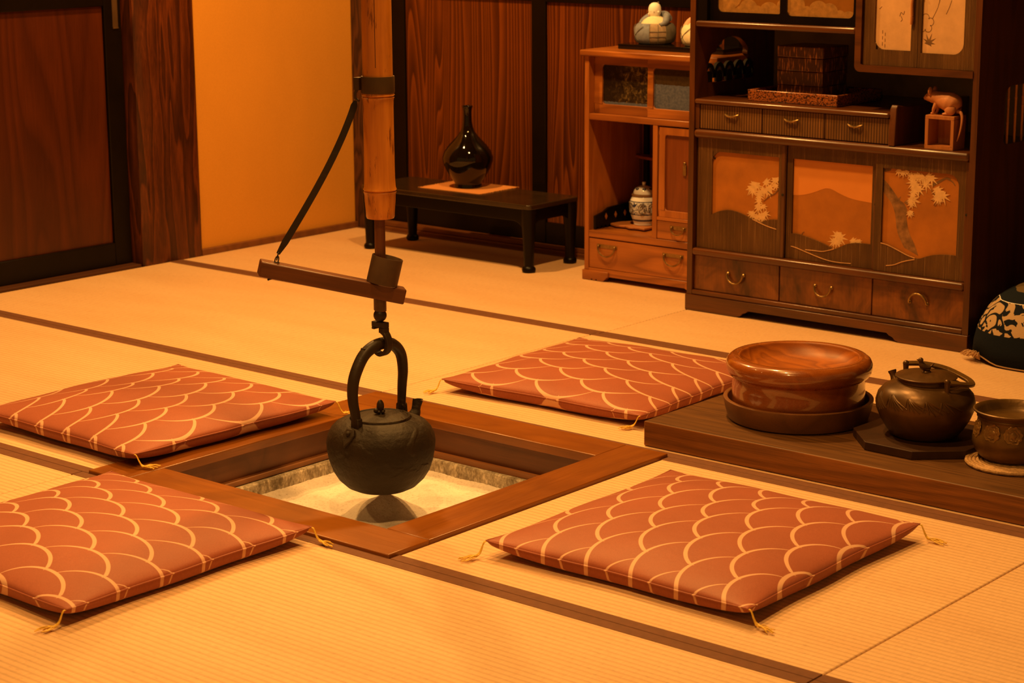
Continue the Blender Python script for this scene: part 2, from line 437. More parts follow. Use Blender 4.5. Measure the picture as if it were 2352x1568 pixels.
# ------------------------------------------------------------------ mesh helpers
class MB:
    def __init__(s):
        s.v, s.f, s.mi = [], [], []
        s.cur = 0
    def add(s, vs, fs, M=None):
        b = len(s.v)
        for p in vs:
            s.v.append(tuple(M @ Vector(p)) if M is not None else tuple(p))
        for f in fs:
            s.f.append(tuple(i + b for i in f))
            s.mi.append(s.cur)
        return s
    def box(s, x0, x1, y0, y1, z0, z1, M=None):
        vs = [(x, y, z) for z in (z0, z1) for y in (y0, y1) for x in (x0, x1)]
        return s.add(vs, [(0, 2, 3, 1), (4, 5, 7, 6), (0, 1, 5, 4), (2, 6, 7, 3), (0, 4, 6, 2), (1, 3, 7, 5)], M)
    def lathe(s, prof, seg=48, c=(0, 0, 0), M=None, ang0=0, wob=None):
        vs, fs = [], []
        rings = []
        for (r, z) in prof:
            if r < 1e-6:
                rings.append([len(vs)])
                vs.append((c[0], c[1], c[2] + z))
            else:
                ring = []
                for i in range(seg):
                    a = ang0 + 2 * PI * i / seg
                    rr = r * (wob(a, z) if wob else 1)
                    ring.append(len(vs))
                    vs.append((c[0] + rr * math.cos(a), c[1] + rr * math.sin(a), c[2] + z))
                rings.append(ring)
        for A, B in zip(rings, rings[1:]):
            for i in range(seg):
                j = (i + 1) % seg
                if len(A) == 1 and len(B) == 1:
                    continue
                if len(A) == 1:
                    fs.append((A[0], B[j], B[i]))
                elif len(B) == 1:
                    fs.append((A[i], A[j], B[0]))
                else:
                    fs.append((A[i], A[j], B[j], B[i]))
        return s.add(vs, fs, M)
    def tube(s, pts, rad, seg=10, closed=False, M=None, flat=None, up=None):
        """sweep; rad = number or list; flat=(width, thickness) gives a flat strap with 'up' the thickness direction"""
        P = [Vector(p) for p in pts]
        n = len(P)
        vs, fs = [], []
        prev = None
        for i in range(n):
            if closed:
                T = (P[(i + 1) % n] - P[i - 1]).normalized()
            else:
                T = (P[min(i + 1, n - 1)] - P[max(i - 1, 0)]).normalized()
            if up is not None:
                N = Vector(up)
                N = (N - T * N.dot(T)).normalized()
            elif prev is None:
                a = Vector((0, 0, 1)) if abs(T.z) < .9 else Vector((1, 0, 0))
                N = (a - T * a.dot(T)).normalized()
            else:
                N = (prev - T * prev.dot(T)).normalized()
            prev = N
            B = T.cross(N)
            r = rad[i] if isinstance(rad, (list, tuple)) else rad
            if flat:
                wv, tv = flat[0] / 2 * r, flat[1] / 2
                for (a, b) in ((-1, -1), (1, -1), (1, 1), (-1, 1)):
                    vs.append(P[i] + B * (a * wv) + N * (b * tv))
            else:
                for k in range(seg):
                    a = 2 * PI * k / seg
                    vs.append(P[i] + (N * math.cos(a) + B * math.sin(a)) * r)
        q = 4 if flat else seg
        for i in range(n if closed else n - 1):
            j = (i + 1) % n
            for k in range(q):
                l = (k + 1) % q
                fs.append((i * q + k, i * q + l, j * q + l, j * q + k))
        if not closed:
            fs.append(tuple(range(q - 1, -1, -1)))
            fs.append(tuple((n - 1) * q + k for k in range(q)))
        return s.add(vs, fs, M)
    def prism(s, poly, plane, a, b, M=None):
        """extrude a 2-D outline; plane 'XZ' -> y from a to b, 'YZ' -> x, 'XY' -> z"""
        n = len(poly)
        def P(p, h):
            return {'XZ': (p[0], h, p[1]), 'YZ': (h, p[0], p[1]), 'XY': (p[0], p[1], h)}[plane]
        vs = [P(p, a) for p in poly] + [P(p, b) for p in poly]
        fs = [tuple(range(n - 1, -1, -1)), tuple(range(n, 2 * n))] + [(i, (i + 1) % n, n + (i + 1) % n, n + i) for i in range(n)]
        return s.add(vs, fs, M)
    def ball(s, c, r, seg=20, M=None, sq=(1, 1, 1)):
        k = max(6, seg // 2)
        vs, fs = [], []
        for i in range(k + 1):
            t = PI * i / k
            for j in range(seg):
                a = 2 * PI * j / seg
                vs.append((c[0] + r * sq[0] * math.sin(t) * math.cos(a), c[1] + r * sq[1] * math.sin(t) * math.sin(a), c[2] + r * sq[2] * math.cos(t)))
        for i in range(k):
            for j in range(seg):
                l = (j + 1) % seg
                fs.append((i * seg + j, (i + 1) * seg + j, (i + 1) * seg + l, i * seg + l))
        return s.add(vs, fs, M)
    def build(s, name, mats, parent=None, bev=0.0, smooth=True, segs=2, sub=0, ang=38):
        me = bpy.data.meshes.new(name)
        me.from_pydata([tuple(v) for v in s.v], [], s.f)
        if not isinstance(mats, (list, tuple)):
            mats = [mats]
        for m in mats:
            me.materials.append(MT[m] if isinstance(m, str) else m)
        for p, i in zip(me.polygons, s.mi):
            p.material_index = i
        bm = bmesh.new()
        bm.from_mesh(me)
        bmesh.ops.remove_doubles(bm, verts=bm.verts, dist=1e-6)
        bmesh.ops.recalc_face_normals(bm, faces=bm.faces)
        bm.to_mesh(me)
        bm.free()
        if smooth:
            me.shade_smooth()
            me.set_sharp_from_angle(angle=R(ang))
        o = bpy.data.objects.new(name, me)
        COL.objects.link(o)
        if parent is not None:
            o.parent = parent
        if bev:
            md = o.modifiers.new('bevel', 'BEVEL')
            md.width = bev
            md.segments = segs
            md.limit_method = 'ANGLE'
            md.angle_limit = R(40)
        if sub:
            md = o.modifiers.new('subsurf', 'SUBSURF')
            md.levels = md.render_levels = sub
        return o

def tag(o, label, cat, group=None, kind=None):
    o['label'] = label
    o['category'] = cat
    if group:
        o['group'] = group
    if kind:
        o['kind'] = kind
    return o

def thing(name, label, cat, loc=(0, 0, 0), rz=0, group=None):
    o = bpy.data.objects.new(name, None)
    COL.objects.link(o)
    o.location = loc
    o.rotation_euler = (0, 0, rz)
    o.empty_display_size = .05
    return tag(o, label, cat, group)

def struct(o, label=None):
    o['kind'] = 'structure'
    if label:
        o['label'] = label
    return o

def sroot(name):
    o = bpy.data.objects.new(name, None)
    COL.objects.link(o)
    o['kind'] = 'structure'
    return o

def spline(pts, n=8):
    """Catmull-Rom through the points"""
    P = [Vector(p) for p in pts]
    P = [P[0] * 2 - P[1]] + P + [P[-1] * 2 - P[-2]]
    out = []
    for i in range(1, len(P) - 2):
        for k in range(n):
            t = k / n
            a, b, c, d = P[i - 1], P[i], P[i + 1], P[i + 2]
            out.append(.5 * ((2 * b) + (c - a) * t + (2 * a - 5 * b + 4 * c - d) * t * t + (3 * b - a - 3 * c + d) * t ** 3))
    out.append(P[-2])
    return out

def sp2(pts, n=8):
    return [(p.x, p.y) for p in spline([(a, b, 0) for a, b in pts], n)]

# ------------------------------------------------------------------ setting
MZ = .05
# sub-floor with the opening for the hearth pit
b = MB()
for (x0, x1, y0, y1) in ((-2.7, -.45, -3.6, 2.7), (.45, 3.6, -3.6, 2.7), (-.45, .45, -3.6, -.45), (-.45, .45, .45, 2.7)):
    b.box(x0, x1, y0, y1, -.12, -MZ)
struct(b.build('floor', 'sill', smooth=False))

b = MB().box(-2.45, -2.28, 1.40, 2.42, -.1, 2.55)
b.box(-2.45, -2.36, -3.6, 1.4, 1.95, 2.55)
struct(b.build('wall_left', 'plaster', smooth=False))
b = MB().box(-2.45, 2.6, 2.33, 2.45, -.1, 2.55)
struct(b.build('wall_back', 'black', smooth=False))
struct(MB().box(-2.7, 3.6, -3.6, 2.7, 2.5, 2.6).build('ceiling', 'cedar_door', smooth=False))
struct(MB().box(-2.28, -2.2615, 1.4705, 2.235, -.02, .021).build('baseboard_left', 'sill', bev=.002))
# corner post with rough bark edge
b = MB()
pts = [(-2.279, 2.232), (-2.25, 2.229), (-2.213, 2.233), (-2.211, 2.262), (-2.214, 2.325), (-2.279, 2.325)]
b.prism(pts, 'XY', -.02, 2.5)
struct(b.build('trim_1', 'post', bev=.004))
# main pillar between the sliding door and the plaster wall
b = MB()
NZ = 30
for i in range(NZ):
    z0, z1 = -.02 + 2.52 * i / NZ, -.02 + 2.52 * (i + 1) / NZ
    b.box(-2.42, -2.262, 1.236, 1.468, z0, z1)
b = MB()
ring = [(-2.42, 1.205), (-2.318, 1.205), (-2.274, 1.218), (-2.262, 1.240), (-2.2585, 1.30), (-2.2595, 1.38), (-2.2580, 1.455), (-2.264, 1.4695), (-2.42, 1.4695)]
vs, fs = [], []
prnd = random.Random(3)
for i in range(NZ + 1):
    z = -.02 + 2.52 * i / NZ
    for k, (x, y) in enumerate(ring):
        vs.append((x + (prnd.uniform(-.0018, .0018) if 1 <= k <= 6 else 0), y + (prnd.uniform(-.0015, .0015) if 2 <= k <= 3 else 0), z))
n = len(ring)
for i in range(NZ):
    for k in range(n):
        l = (k + 1) % n
        fs.append((i * n + k, i * n + l, (i + 1) * n + l, (i + 1) * n + k))
fs += [tuple(range(n)), tuple(NZ * n + k for k in range(n - 1, -1, -1))]
b.add(vs, fs)
struct(b.build('trim_2', 'pillar', ang=25))
# sill under the left sliding door, and the sliding door
struct(MB().box(-2.42, -2.267, -2.6, 1.205, -.03, .0085).build('trim_3', 'sill_dark', bev=.002))
dr = sroot('door_1')
DX0, DX1 = -2.345, -2.312
b = MB()
b.box(DX0, DX1, 1.135, 1.204, .0090, 1.9)
b.build('frame_stile', 'black', dr, bev=.003)
MB().box(DX0, DX1, .25, .31, .0090, 1.9).build('frame_stile', 'black', dr, bev=.003)
MB().box(DX0, DX1 + .002, .3101, 1.1349, .0090, .086).build('bottom_rail', 'black', dr, bev=.003)
MB().box(DX0, DX1, .3101, 1.1349, .862, .955).build('cross_rail', 'black', dr, bev=.003)
MB().box(DX0, DX1, .3101, 1.1349, 1.82, 1.9).build('top_rail', 'black', dr, bev=.003)
MB().box(DX0 + .005, DX1 - .012, .3101, 1.1349, .0861, .8619).build('panel', 'cedar_door', dr)
MB().box(DX0 + .005, DX1 - .012, .3101, 1.1349, .9551, 1.8199).build('upper_panel', 'cedar_door', dr)
h = MB()
h.box(DX1 - .001, DX1 + .0015, 1.168, 1.190, .79, .94)
h.build('handle_plate', 'cup', dr, bev=.001)
MB().box(DX1 + .0003, DX1 + .0032, 1.168, 1.190, .7885, .7925).build('handle_edge', 'brass', dr)
dr2 = sroot('door_2')
MB().box(DX0 - .04, DX1 - .04, -2.6, .2499, .009, 1.9).build('panel', 'cedar_door', dr2)
struct(MB().box(-2.42, -2.29, -2.6, 1.205, 1.9, 1.98).build('trim_4', 'black', bev=.003))
# back wall: stepped sill and black framed cedar sliding doors
struct(MB().box(-2.21, 2.3, 2.247, 2.33, -.03, .012).box(-2.21, 2.3, 2.262, 2.33, .012, .0285).build('trim_5', 'sill', bev=.002))
def cedar_door(name, x0, x1, y, stl, strr, z0):
    d = sroot(name)
    MB().box(x0, x0 + stl, y, y + .026, z0, 1.86).build('frame_stile', 'black', d, bev=.003)
    MB().box(x1 - strr, x1, y, y + .026, z0, 1.86).build('frame_stile', 'black', d, bev=.003)
    MB().box(x0 + stl + 1e-4, x1 - strr - 1e-4, y, y + .026, z0, z0 + .0745).build('bottom_rail', 'black', d, bev=.003)
    MB().box(x0 + stl + 1e-4, x1 - strr - 1e-4, y, y + .026, .853, .935).build('cross_rail', 'black', d, bev=.003)
    MB().box(x0 + stl + 1e-4, x1 - strr - 1e-4, y, y + .026, 1.78, 1.86).build('top_rail', 'black', d, bev=.003)
    MB().box(x0 + stl + 1e-4, x1 - strr - 1e-4, y + .010, y + .022, z0 + .0746, .8529).build('panel', 'cedar', d)
    MB().box(x0 + stl + 1e-4, x1 - strr - 1e-4, y + .010, y + .022, .9351, 1.7799).build('upper_panel', 'cedar', d)
    return d
cedar_door('door_3', -2.175, -1.385, 2.292, .108, .05, .0290)
cedar_door('door_4', -1.448, -.60, 2.2635, .062, .06, .0290)
cedar_door('door_5', -.66, .40, 2.292, .06, .06, .0290)
cedar_door('door_6', .34, 1.40, 2.2635, .06, .06, .0290)
struct(MB().box(-2.21, 2.3, 2.255, 2.33, 1.862, 1.95).build('trim_6', 'black', bev=.003))

# ------------------------------------------------------------------ tatami mats
def tatami(label, x0, x1, y0, y1, borders=(1, 1)):
    cx, cy = (x0 + x1) / 2, (y0 + y1) / 2
    t = thing('tatami_mat', label, 'tatami mat', (cx, cy, -MZ), 0, 'tatami mats of the room')
    g = .0008
    MB().box(x0 - cx + g, x1 - cx - g, y0 - cy + g, y1 - cy - g, .0005, MZ).build('rush_surface', 'tatami', t, bev=.003)
    for k, (s, ed) in enumerate(((1, y1), (-1, y0))):
        if borders[k]:
            a, c = (ed - cy - .028, ed - cy - g * .5) if s > 0 else (ed - cy + g * .5, ed - cy + .028)
            MB().box(x0 - cx + .0012, x1 - cx - .0012, a, c, MZ - .004, MZ + .0009).build('cloth_border', 'heri', t, bev=.0008)
    return t
tatami('straw tatami mat along the back wall under the low black table', -2.262, -.4425, 1.348, 2.247)
tatami('straw tatami mat under the tall shelf cabinet with painted doors', -.4425, 1.4, 1.348, 2.247)
tatami('straw tatami mat beside the dark pillar, left of the far cushion', -2.262, -.4525, .4475, 1.3475)
tatami('straw tatami mat under the far cushion and the thick plank', -.4525, 1.383, .4475, 1.3475)
tatami('straw tatami mat left of the hearth under the left cushion', -2.262, -.4495, -.4475, .447)
tatami('narrow straw tatami mat right of the hearth under the right cushion', .4495, 1.383, -.4475, .447)
tatami('straw tatami mat at the right edge beyond the seam by the right cushion', 1.3835, 3.2, -.4475, .447)
tatami('straw tatami mat in the foreground under the front left cushion', -.47, 1.383, -1.345, -.448)
tatami('straw tatami mat at the far left bottom edge beside the front cushion', -2.262, -.4705, -1.345, -.448)
tatami('straw tatami mat at the bottom right corner of the foreground', 1.3835, 3.2, -1.345, -.448)
tatami('straw tatami mat in front of the foreground mat, nearest the viewer', -.47, 1.383, -2.245, -1.3455)

# ------------------------------------------------------------------ hearth
hr = thing('sunken_hearth', 'square sunken hearth with a brown wooden frame and a bed of ash', 'hearth', (0, 0, 0))
O_, I_, T_ = .4484, .3335, .008
for (x0, x1, y0, y1, m) in ((-I_, O_, -O_, -I_, 'hearthwood'), (-O_, I_, I_, O_, 'hearthwood'),
                            (-O_, -I_, -O_, I_, 'hearthwood_y'), (I_, O_, -I_, O_, 'hearthwood_y')):
    MB().box(x0 + .0002, x1 - .0002, y0 + .0002, y1 - .0002, -.0135, T_).build('frame_rail', m, hr, bev=.0022)
def ring(bm, a, c, z0, z1):
    for (x0, x1, y0, y1) in ((-c, c, -c, -a), (-c, c, a, c), (-c, -a, -a, a), (a, c, -a, a)):
        bm.box(x0, x1, y0, y1, z0, z1)
    return bm
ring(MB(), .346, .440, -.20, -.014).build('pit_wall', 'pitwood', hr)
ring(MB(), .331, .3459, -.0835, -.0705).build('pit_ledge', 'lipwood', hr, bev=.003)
ring(MB(), .318, .3459, -.20, -.0842).build('stone_lining', 'stone', hr, bev=.005)
MB().box(-.3179, .3179, -.3179, .3179, -.22, -.17).build('pit_bottom', 'stone', hr)
# ash bed: one uncountable heap
N = 110
vs, fs = [], []
arnd = random.Random(5)
ph = [(arnd.uniform(20, 60), arnd.uniform(20, 60), arnd.uniform(0, 6), arnd.uniform(.0006, .0015)) for _ in range(7)]
for i in range(N + 1):
    for j in range(N + 1):
        x, y = -.3178 + .6356 * i / N, -.3178 + .6356 * j / N
        e = min(.3178 - abs(x), .3178 - abs(y))
        z = -.126 + .012 * max(0, 1 - e / .035) ** 1.3
        d = math.hypot(x + .030, y - .038)
        z += .050 * max(0, 1 - d / .092) ** 1.1
        z += .004 * math.exp(-((d - .15) / .05) ** 2)
        z += sum(a * math.sin(p * x + q * y + c) for p, q, c, a in ph) * (1 if e > .03 else .3)
        z += arnd.uniform(-.0007, .0007)
        vs.append((x, y, z))
for i in range(N):
    for j in range(N):
        a = i * (N + 1) + j
        fs.append((a, a + N + 1, a + N + 2, a + 1))
nv = len(vs)
vs += [(-.3178, -.3178, -.169), (.3178, -.3178, -.169), (.3178, .3178, -.169), (-.3178, .3178, -.169)]
fs.append((nv, nv + 3, nv + 2, nv + 1))
fs.append(tuple([nv] + [nv + 1] + [i * (N + 1) for i in range(N, -1, -1)]))
fs.append(tuple([nv + 3, nv] + [j for j in range(0, N + 1)]))
fs.append(tuple([nv + 2, nv + 3] + [i * (N + 1) + N for i in range(0, N + 1)]))
fs.append(tuple([nv + 1, nv + 2] + [N * (N + 1) + j for j in range(N, -1, -1)]))
b = MB().add(vs, fs)
tag(b.build('ash_bed', 'ash', ang=80), 'pale grey ash with a small heap inside the sunken hearth', 'ash', kind='stuff')

# ------------------------------------------------------------------ pot hook
ph_ = thing('pot_hook', 'bamboo pot hook with a wooden cross beam hanging over the hearth', 'pot hook', (0, 0, 0))
RR = Vector((.76367, .64561, 0))
NN = Vector((.64561, -.76367, 0))
bo = RR * .0085
prof = []
def node(z, r):
    return [(r, z - .022), (r * 1.02, z - .008), (r * 1.07, z - .002), (r * 1.00, z), (r * 1.09, z + .003), (r * 1.03, z + .009), (r, z + .025)]
prof = [(.020, .60), (.0205, .5485), (.029, .5475), (.0305, .551), (.0312, .565)] + node(.606, .0328)
prof += [(.0325, .66), (.0322, .74)] + node(.806, .0322) + [(.0318, .86), (.0316, 1.0), (.0316, 1.2)] + node(1.3, .0316) + [(.0312, 1.55)] + node(1.8, .0312) + node(2.25, .031) + [(.031, 2.5), (.02, 2.5)]
MB().lathe(prof, 40, (bo.x, bo.y, 0)).build('bamboo_tube', 'bamboo', ph_)
b = MB().lathe([(.0326, .8135), (.0352, .8135), (.0357, .816), (.0357, .846), (.0352, .8485), (.0326, .8485)], 40, (bo.x, bo.y, 0))
el = bo - RR * .040
b.box(el.x - .008, el.x + .008, el.y - .008, el.y + .008, .820, .846)
b.tube([(el.x, el.y, .83), (el.x - .006, el.y - .005, .812), (el.x - .006, el.y - .005, .802), (el.x, el.y, .795)], .0035, 8)
b.build('metal_band', 'bandmetal', ph_)
MB().tube([(bo.x * .7, bo.y * .7, .345), (bo.x * .8, bo.y * .8, .60)], .0117, 20).build('sliding_rod', 'rod', ph_)
DL = Vector((-.6126, -.7902, 0))           # towards the free end of the beam
def bp(t):
    return Vector((0, 0, .3895 + .246 * t)) + DL * t
A, B2 = bp(-.056), bp(.2525)
ax = (A - B2).normalized()
upv = (Vector((0, 0, 1)) - ax * ax.z).normalized()
sd = upv.cross(ax)
Mb = Matrix(((ax.x, sd.x, upv.x, B2.x), (ax.y, sd.y, upv.y, B2.y), (ax.z, sd.z, upv.z, B2.z), (0, 0, 0, 1)))
L = (A - B2).length
o = MB().prism([(-.021, -.0165), (.021, -.0165), (.021, .0165), (-.021, .0165)], 'YZ', 0, L).build('cross_beam', 'beam', ph_, bev=.003)
o.matrix_local = Mb
# metal sleeve sitting on the beam, square to it
ct = Vector((bo.x * .55, bo.y * .55, .3895))
Mc = Matrix(((ax.x, sd.x, upv.x, ct.x), (ax.y, sd.y, upv.y, ct.y), (ax.z, sd.z, upv.z, ct.z), (0, 0, 0, 1)))
o = MB().lathe([(.0325, .0165), (.0338, .0165), (.0338, .074), (.0335, .0748), (.0322, .0748), (.0318, .074), (.0318, .0166)], 40).build('metal_sleeve', 'cup', ph_)
o.matrix_local = Mc
# strap from the band down to the free end of the beam
e0 = el + Vector((-.006, -.005, .797))
e1 = bp(.2205) + upv * .036
mids = [e0.lerp(e1, t) + RR * (.013 * math.sin(PI * t ** .8)) for t in (0, .04, .12, .25, .4, .55, .7, .85, 1)]
path = spline(mids, 6)
rad = [.45 + .55 * min(1, i / 5) for i in range(len(path))]
rad = [min(r, .55 + .45 * min(1, (len(path) - 1 - i) / 3)) for i, r in enumerate(rad)]
MB().tube(path, rad, flat=(.0145, .0032), up=tuple(NN)).build('iron_strap', 'iron_smooth', ph_, bev=.0006)
tp = bp(.2205) + upv * .0167
for k in range(2):
    c = e1.lerp(tp, .22 + .42 * k) - Vector((0, 0, .001))
    d = (e1 - tp).normalized()
    s_ = RR if k else NN
    MB().tube([c + d * (.0085 * math.cos(a)) + s_ * (.0038 * math.sin(a)) for a in [2 * PI * i / 16 for i in range(16)]], .0013, 8, closed=True).build('chain_link', 'iron_smooth', ph_)
b = MB().tube([tp - RR * .010 - upv * .0003, tp + RR * .007 - upv * .0003], .0025, 8)
b.tube([tp + upv * .002, bp(.2205) - upv * .019], .0014, 8)
b.tube([bp(.2205) - upv * .0178 - RR * .011 - Vector((0, 0, .003)), bp(.2205) - upv * .0170, bp(.2205) - upv * .0170 + RR * .006], .0022, 8)
b.build('clinched_staple', 'iron_smooth', ph_)
# neck, ball and hook below the beam
b = MB().lathe([(0, .345), (.012, .3455), (.0138, .348), (.0138, .376), (0, .376)], 24, (bo.x * .45, bo.y * .45, 0))
b.build('swivel_neck', 'bandmetal', ph_)
MB().ball((bo.x * .4, bo.y * .4, .3355), .0145, 24).build('swivel_ball', 'iron_smooth', ph_)
hx, hy = bo.x * .4, bo.y * .4
b = MB()
b.box(hx - .019, hx + .019, hy - .008, hy + .008, .3095, .3215)
b.box(hx - .019, hx - .011, hy - .008, hy + .008, .304, .3096)
b.box(hx + .002, hx + .019, hy - .008, hy + .008, .298, .3096)
path = spline([(hx + .008, hy, .302), (hx + .0185, hy, .294), (hx + .0245, hy, .277), (hx + .0185, hy, .2585), (hx + .002, hy, .2495), (hx - .0135, hy, .2555), (hx - .0200, hy, .271)], 6)
b.tube(path, [1 - .35 * max(0, (i - 24) / 12) for i in range(len(path))], flat=(.0085, .017), up=(0, 1, 0))
b.build('hook', 'iron_smooth', ph_, bev=.0012)

# ------------------------------------------------------------------ iron kettle
kt = thing('iron_kettle', 'round dark cast iron kettle hanging over the ash of the hearth', 'kettle', (0, 0, -.0525))
KZ = .0525
kp = [(0, -.0525), (.050, -.0520), (.062, -.0500), (.078, -.0420), (.094, -.0265), (.106, -.007), (.1140, .016), (.1182, .038), (.1192, .055), (.1165, .071), (.1095, .0855),
      (.099, .0965), (.086, .1035), (.074, .1072), (.0685, .1085), (.067, .1075), (.0665, .104), (0, .104)]
krnd = random.Random(11)
kn = [(krnd.randint(3, 9), krnd.uniform(20, 90), krnd.uniform(0, 6)) for _ in range(5)]
def kw(a, z):
    if -.03 < z < .095:
        return 1 + .0022 * sum(math.sin(m * a + q * z + c) for m, q, c in kn) / 2
    return 1
kp2 = []
for (r0, z0), (r1, z1) in zip(kp, kp[1:]):
    for k in range(3):
        kp2.append((r0 + (r1 - r0) * k / 3, z0 + (z1 - z0) * k / 3))
kp2.append(kp[-1])
b = MB().lathe([(r, z + KZ) for r, z in kp2], 96, wob=lambda a, z: kw(a, z - KZ))
b.build('kettle_body', 'iron', kt, ang=50)
ld = MB().lathe([(r, z + KZ) for r, z in ((.0, .1045), (.0655, .1045), (.0655, .110), (.064, .1125), (.061, .1125), (.059, .1105), (.050, .1125), (.03, .1155), (.0, .117))], 64).build('lid', 'iron', kt)
b = MB()
b.lathe([(0, .116), (.007, .117), (.0045, .121), (.007, .126), (.0085, .132), (.0078, .139), (.0055, .144), (.003, .147), (0, .148)], 16, (0, 0, KZ))
b.ball((-.004, -.009, .1245 + KZ), .0062, 14)
for k in range(5):
    a = k * 2 * PI / 5
    b.ball((.0075 * math.cos(a), .0075 * math.sin(a), .1215 + KZ), .004, 10)
b.build('lid_knob', 'iron_smooth', ld)
# spout at the far side
sp = spline([(.016, .078, .083), (.018, .091, .103), (.0175, .096, .117), (.0175, .101, .130)], 6)
n = len(sp)
b = MB().tube([(p.x, p.y, p.z + KZ) for p in sp], [.0165 - .0065 * min(1, i / 9) + .0018 * max(0, (i - 12) / 6) for i in range(n)], 20)
e = sp[-1]
b.lathe([(.0095, 0), (.0118, .0004), (.0112, .001), (.0085, .0008), (.0075, -.006)], 20, (e.x, e.y, e.z + KZ))
b.build('spout', 'iron', kt)
# lugs
for s in (-1, 1):
    y = s * (.080 if s < 0 else .080)
    x = .006 if s < 0 else -.012
    b = MB()
    b.prism([(x - .0125, .090), (x + .0125, .090), (x + .0105, .122), (x, .128), (x - .0105, .122)], 'XZ', y - .0075, y + .0075, Matrix.Translation((0, 0, KZ)))
    if s < 0:   # leaf shaped plate on the front shoulder
        pl = [(0, -.034), (.011, -.018), (.016, -.004), (.010, .010), (-.010, .010), (-.016, -.004), (-.011, -.018)]
        Mp = Matrix.Translation((x + .002, -.1035, .0945 + KZ)) @ Matrix.Rotation(R(-32), 4, 'X')
        b.prism(pl, 'XZ', -.004, .004, Mp)
        b.ball((x + .002, -.108, .095 + KZ), .006, 12)
    b.build('handle_lug', 'iron', kt, bev=.002)
hp = [(.006, -.079, .100), (.005, -.0815, .128), (.003, -.0865, .160), (.002, -.0855, .190), (.002, -.0765, .2195), (.002, -.052, .2535), (.003, -.022, .2695),
      (.003, .012, .2725), (.0, .045, .2620), (-.003, .070, .2375), (-.006, .0795, .200), (-.009, .0790, .160), (-.012, .0785, .103)]
hs = spline(hp, 6)
nh = len(hs)
rads = []
for i in range(nh):
    t = i / (nh - 1)
    rads.append(.0088 + .0046 * math.sin(PI * min(1, max(0, t))) ** .8)
b = MB().tube([(p.x, p.y, p.z + KZ) for p in hs], rads, 18)
b.prism([(-.062, .268), (-.050, .2585), (-.044, .266), (-.048, .274), (-.060, .2735)], 'YZ', -.004, .008, Matrix.Translation((0, 0.008, KZ - .002)))
b.build('handle', 'iron_smooth', kt, ang=60)

# ------------------------------------------------------------------ cushions
SX, SY, ZM = .300, .293, .030
def cushion_mesh(seed):
    rr = random.Random(seed)
    ph = [(rr.uniform(3, 8), rr.uniform(3, 8), rr.uniform(0, 6)) for _ in range(4)]
    N = 60
    b = MB()
    def outline(u, v):
        # sides bow in a little between pointed corners
        wx = .0022 * math.sin(ph[0][0] * 1.6 * v + ph[0][2]) * (1 - v * v)
        wy = .0022 * math.sin(ph[1][0] * 1.6 * u + ph[1][2]) * (1 - u * u)
        return SX * u * (1 - .030 * (1 - v * v)) + wx * u, SY * v * (1 - .030 * (1 - u * u)) + wy * v
    sm_ = lambda q: math.sin(PI / 2 * q) * .55 + q * .45
    grid = lambda f: [[f(sm_(-1 + 2 * i / N), sm_(-1 + 2 * j / N)) for j in range(N + 1)] for i in range(N + 1)]
    def dome(u, v):
        return max(0.0, (1 - abs(u) ** 2.4) * (1 - abs(v) ** 2.4)) ** .56
    def lift(u, v):
        return .003 * (abs(u * v)) ** 6
    def top(u, v):
        x, y = outline(u, v)
        w = sum(math.sin(p * u + q * v + c) for p, q, c in ph) * .0012
        return (x, y, ZM + lift(u, v) + dome(u, v) * (.041 + w))
    def bot(u, v):
        x, y = outline(u, v)
        return (x, y, max(.0004, ZM + lift(u, v) - .046 * dome(u, v) ** .50))
    for fn, flip in ((top, False), (bot, True)):
        g = grid(fn)
        vs = [p for row in g for p in row]
        fs = []
        for i in range(N):
            for j in range(N):
                a = i * (N + 1) + j
                q = (a, a + N + 1, a + N + 2, a + 1)
                fs.append(q[::-1] if flip else q)
        b.add(vs, fs)
    seam = []
    for k in range(4):
        for i in range(N):
            t = -1 + 2 * i / N
            u, v = ((t, -1), (1, t), (-t, 1), (-1, -t))[k]
            x, y = outline(u, v)
            seam.append((x * 1.0005, y * 1.0005, ZM + lift(u, v)))
    return b, seam
def tassel_mesh(seed, zc):
    """hangs from a cushion corner (local origin) outward along +x, frays on the mat"""
    rr = random.Random(seed)
    b = MB()
    tw = rr.uniform(-.5, .5)
    for k in range(11):
        e = (rr.uniform(.034, .058), rr.uniform(-.013, .013) + tw * .02)
        pts = [(0, 0, -.001), (.006, rr.uniform(-.0012, .0012), -.003), (.013, tw * .006 + rr.uniform(-.002, .002), -zc * .55), (.020, tw * .010 + rr.uniform(-.003, .003), -zc + .005 + rr.uniform(0, .004)),
               (e[0] * .75, e[1] * .7, -zc + .0028 + rr.uniform(0, .006)), (e[0], e[1], -zc + .0022 + rr.uniform(0, .003))]
        b.tube(spline(pts, 4), .0011, 5)
    return b
ZL = ZM + .003
def zabuton(label, cx, cy, rz, seed, cor, z0=.0009, m='zab'):
    t = thing('floor_cushion', label, 'cushion', (cx, cy, z0), rz, 'red floor cushions around the hearth')
    b, seam = cushion_mesh(seed)
    c = b.build('cushion_cover', m, t, ang=75)
    c.data.set_sharp_from_angle(angle=R(179))
    MB().tube(seam, .0016, 6, closed=True).build('seam_piping', m, t)
    for k, (sx, sy, an) in enumerate(cor):
        o = tassel_mesh(seed * 10 + k, ZL).build('tassel', 'tassel', t)
        o.location = (sx * SX * .997, sy * SY * .997, ZL)
        o.rotation_euler = (0, 0, an)
    return t
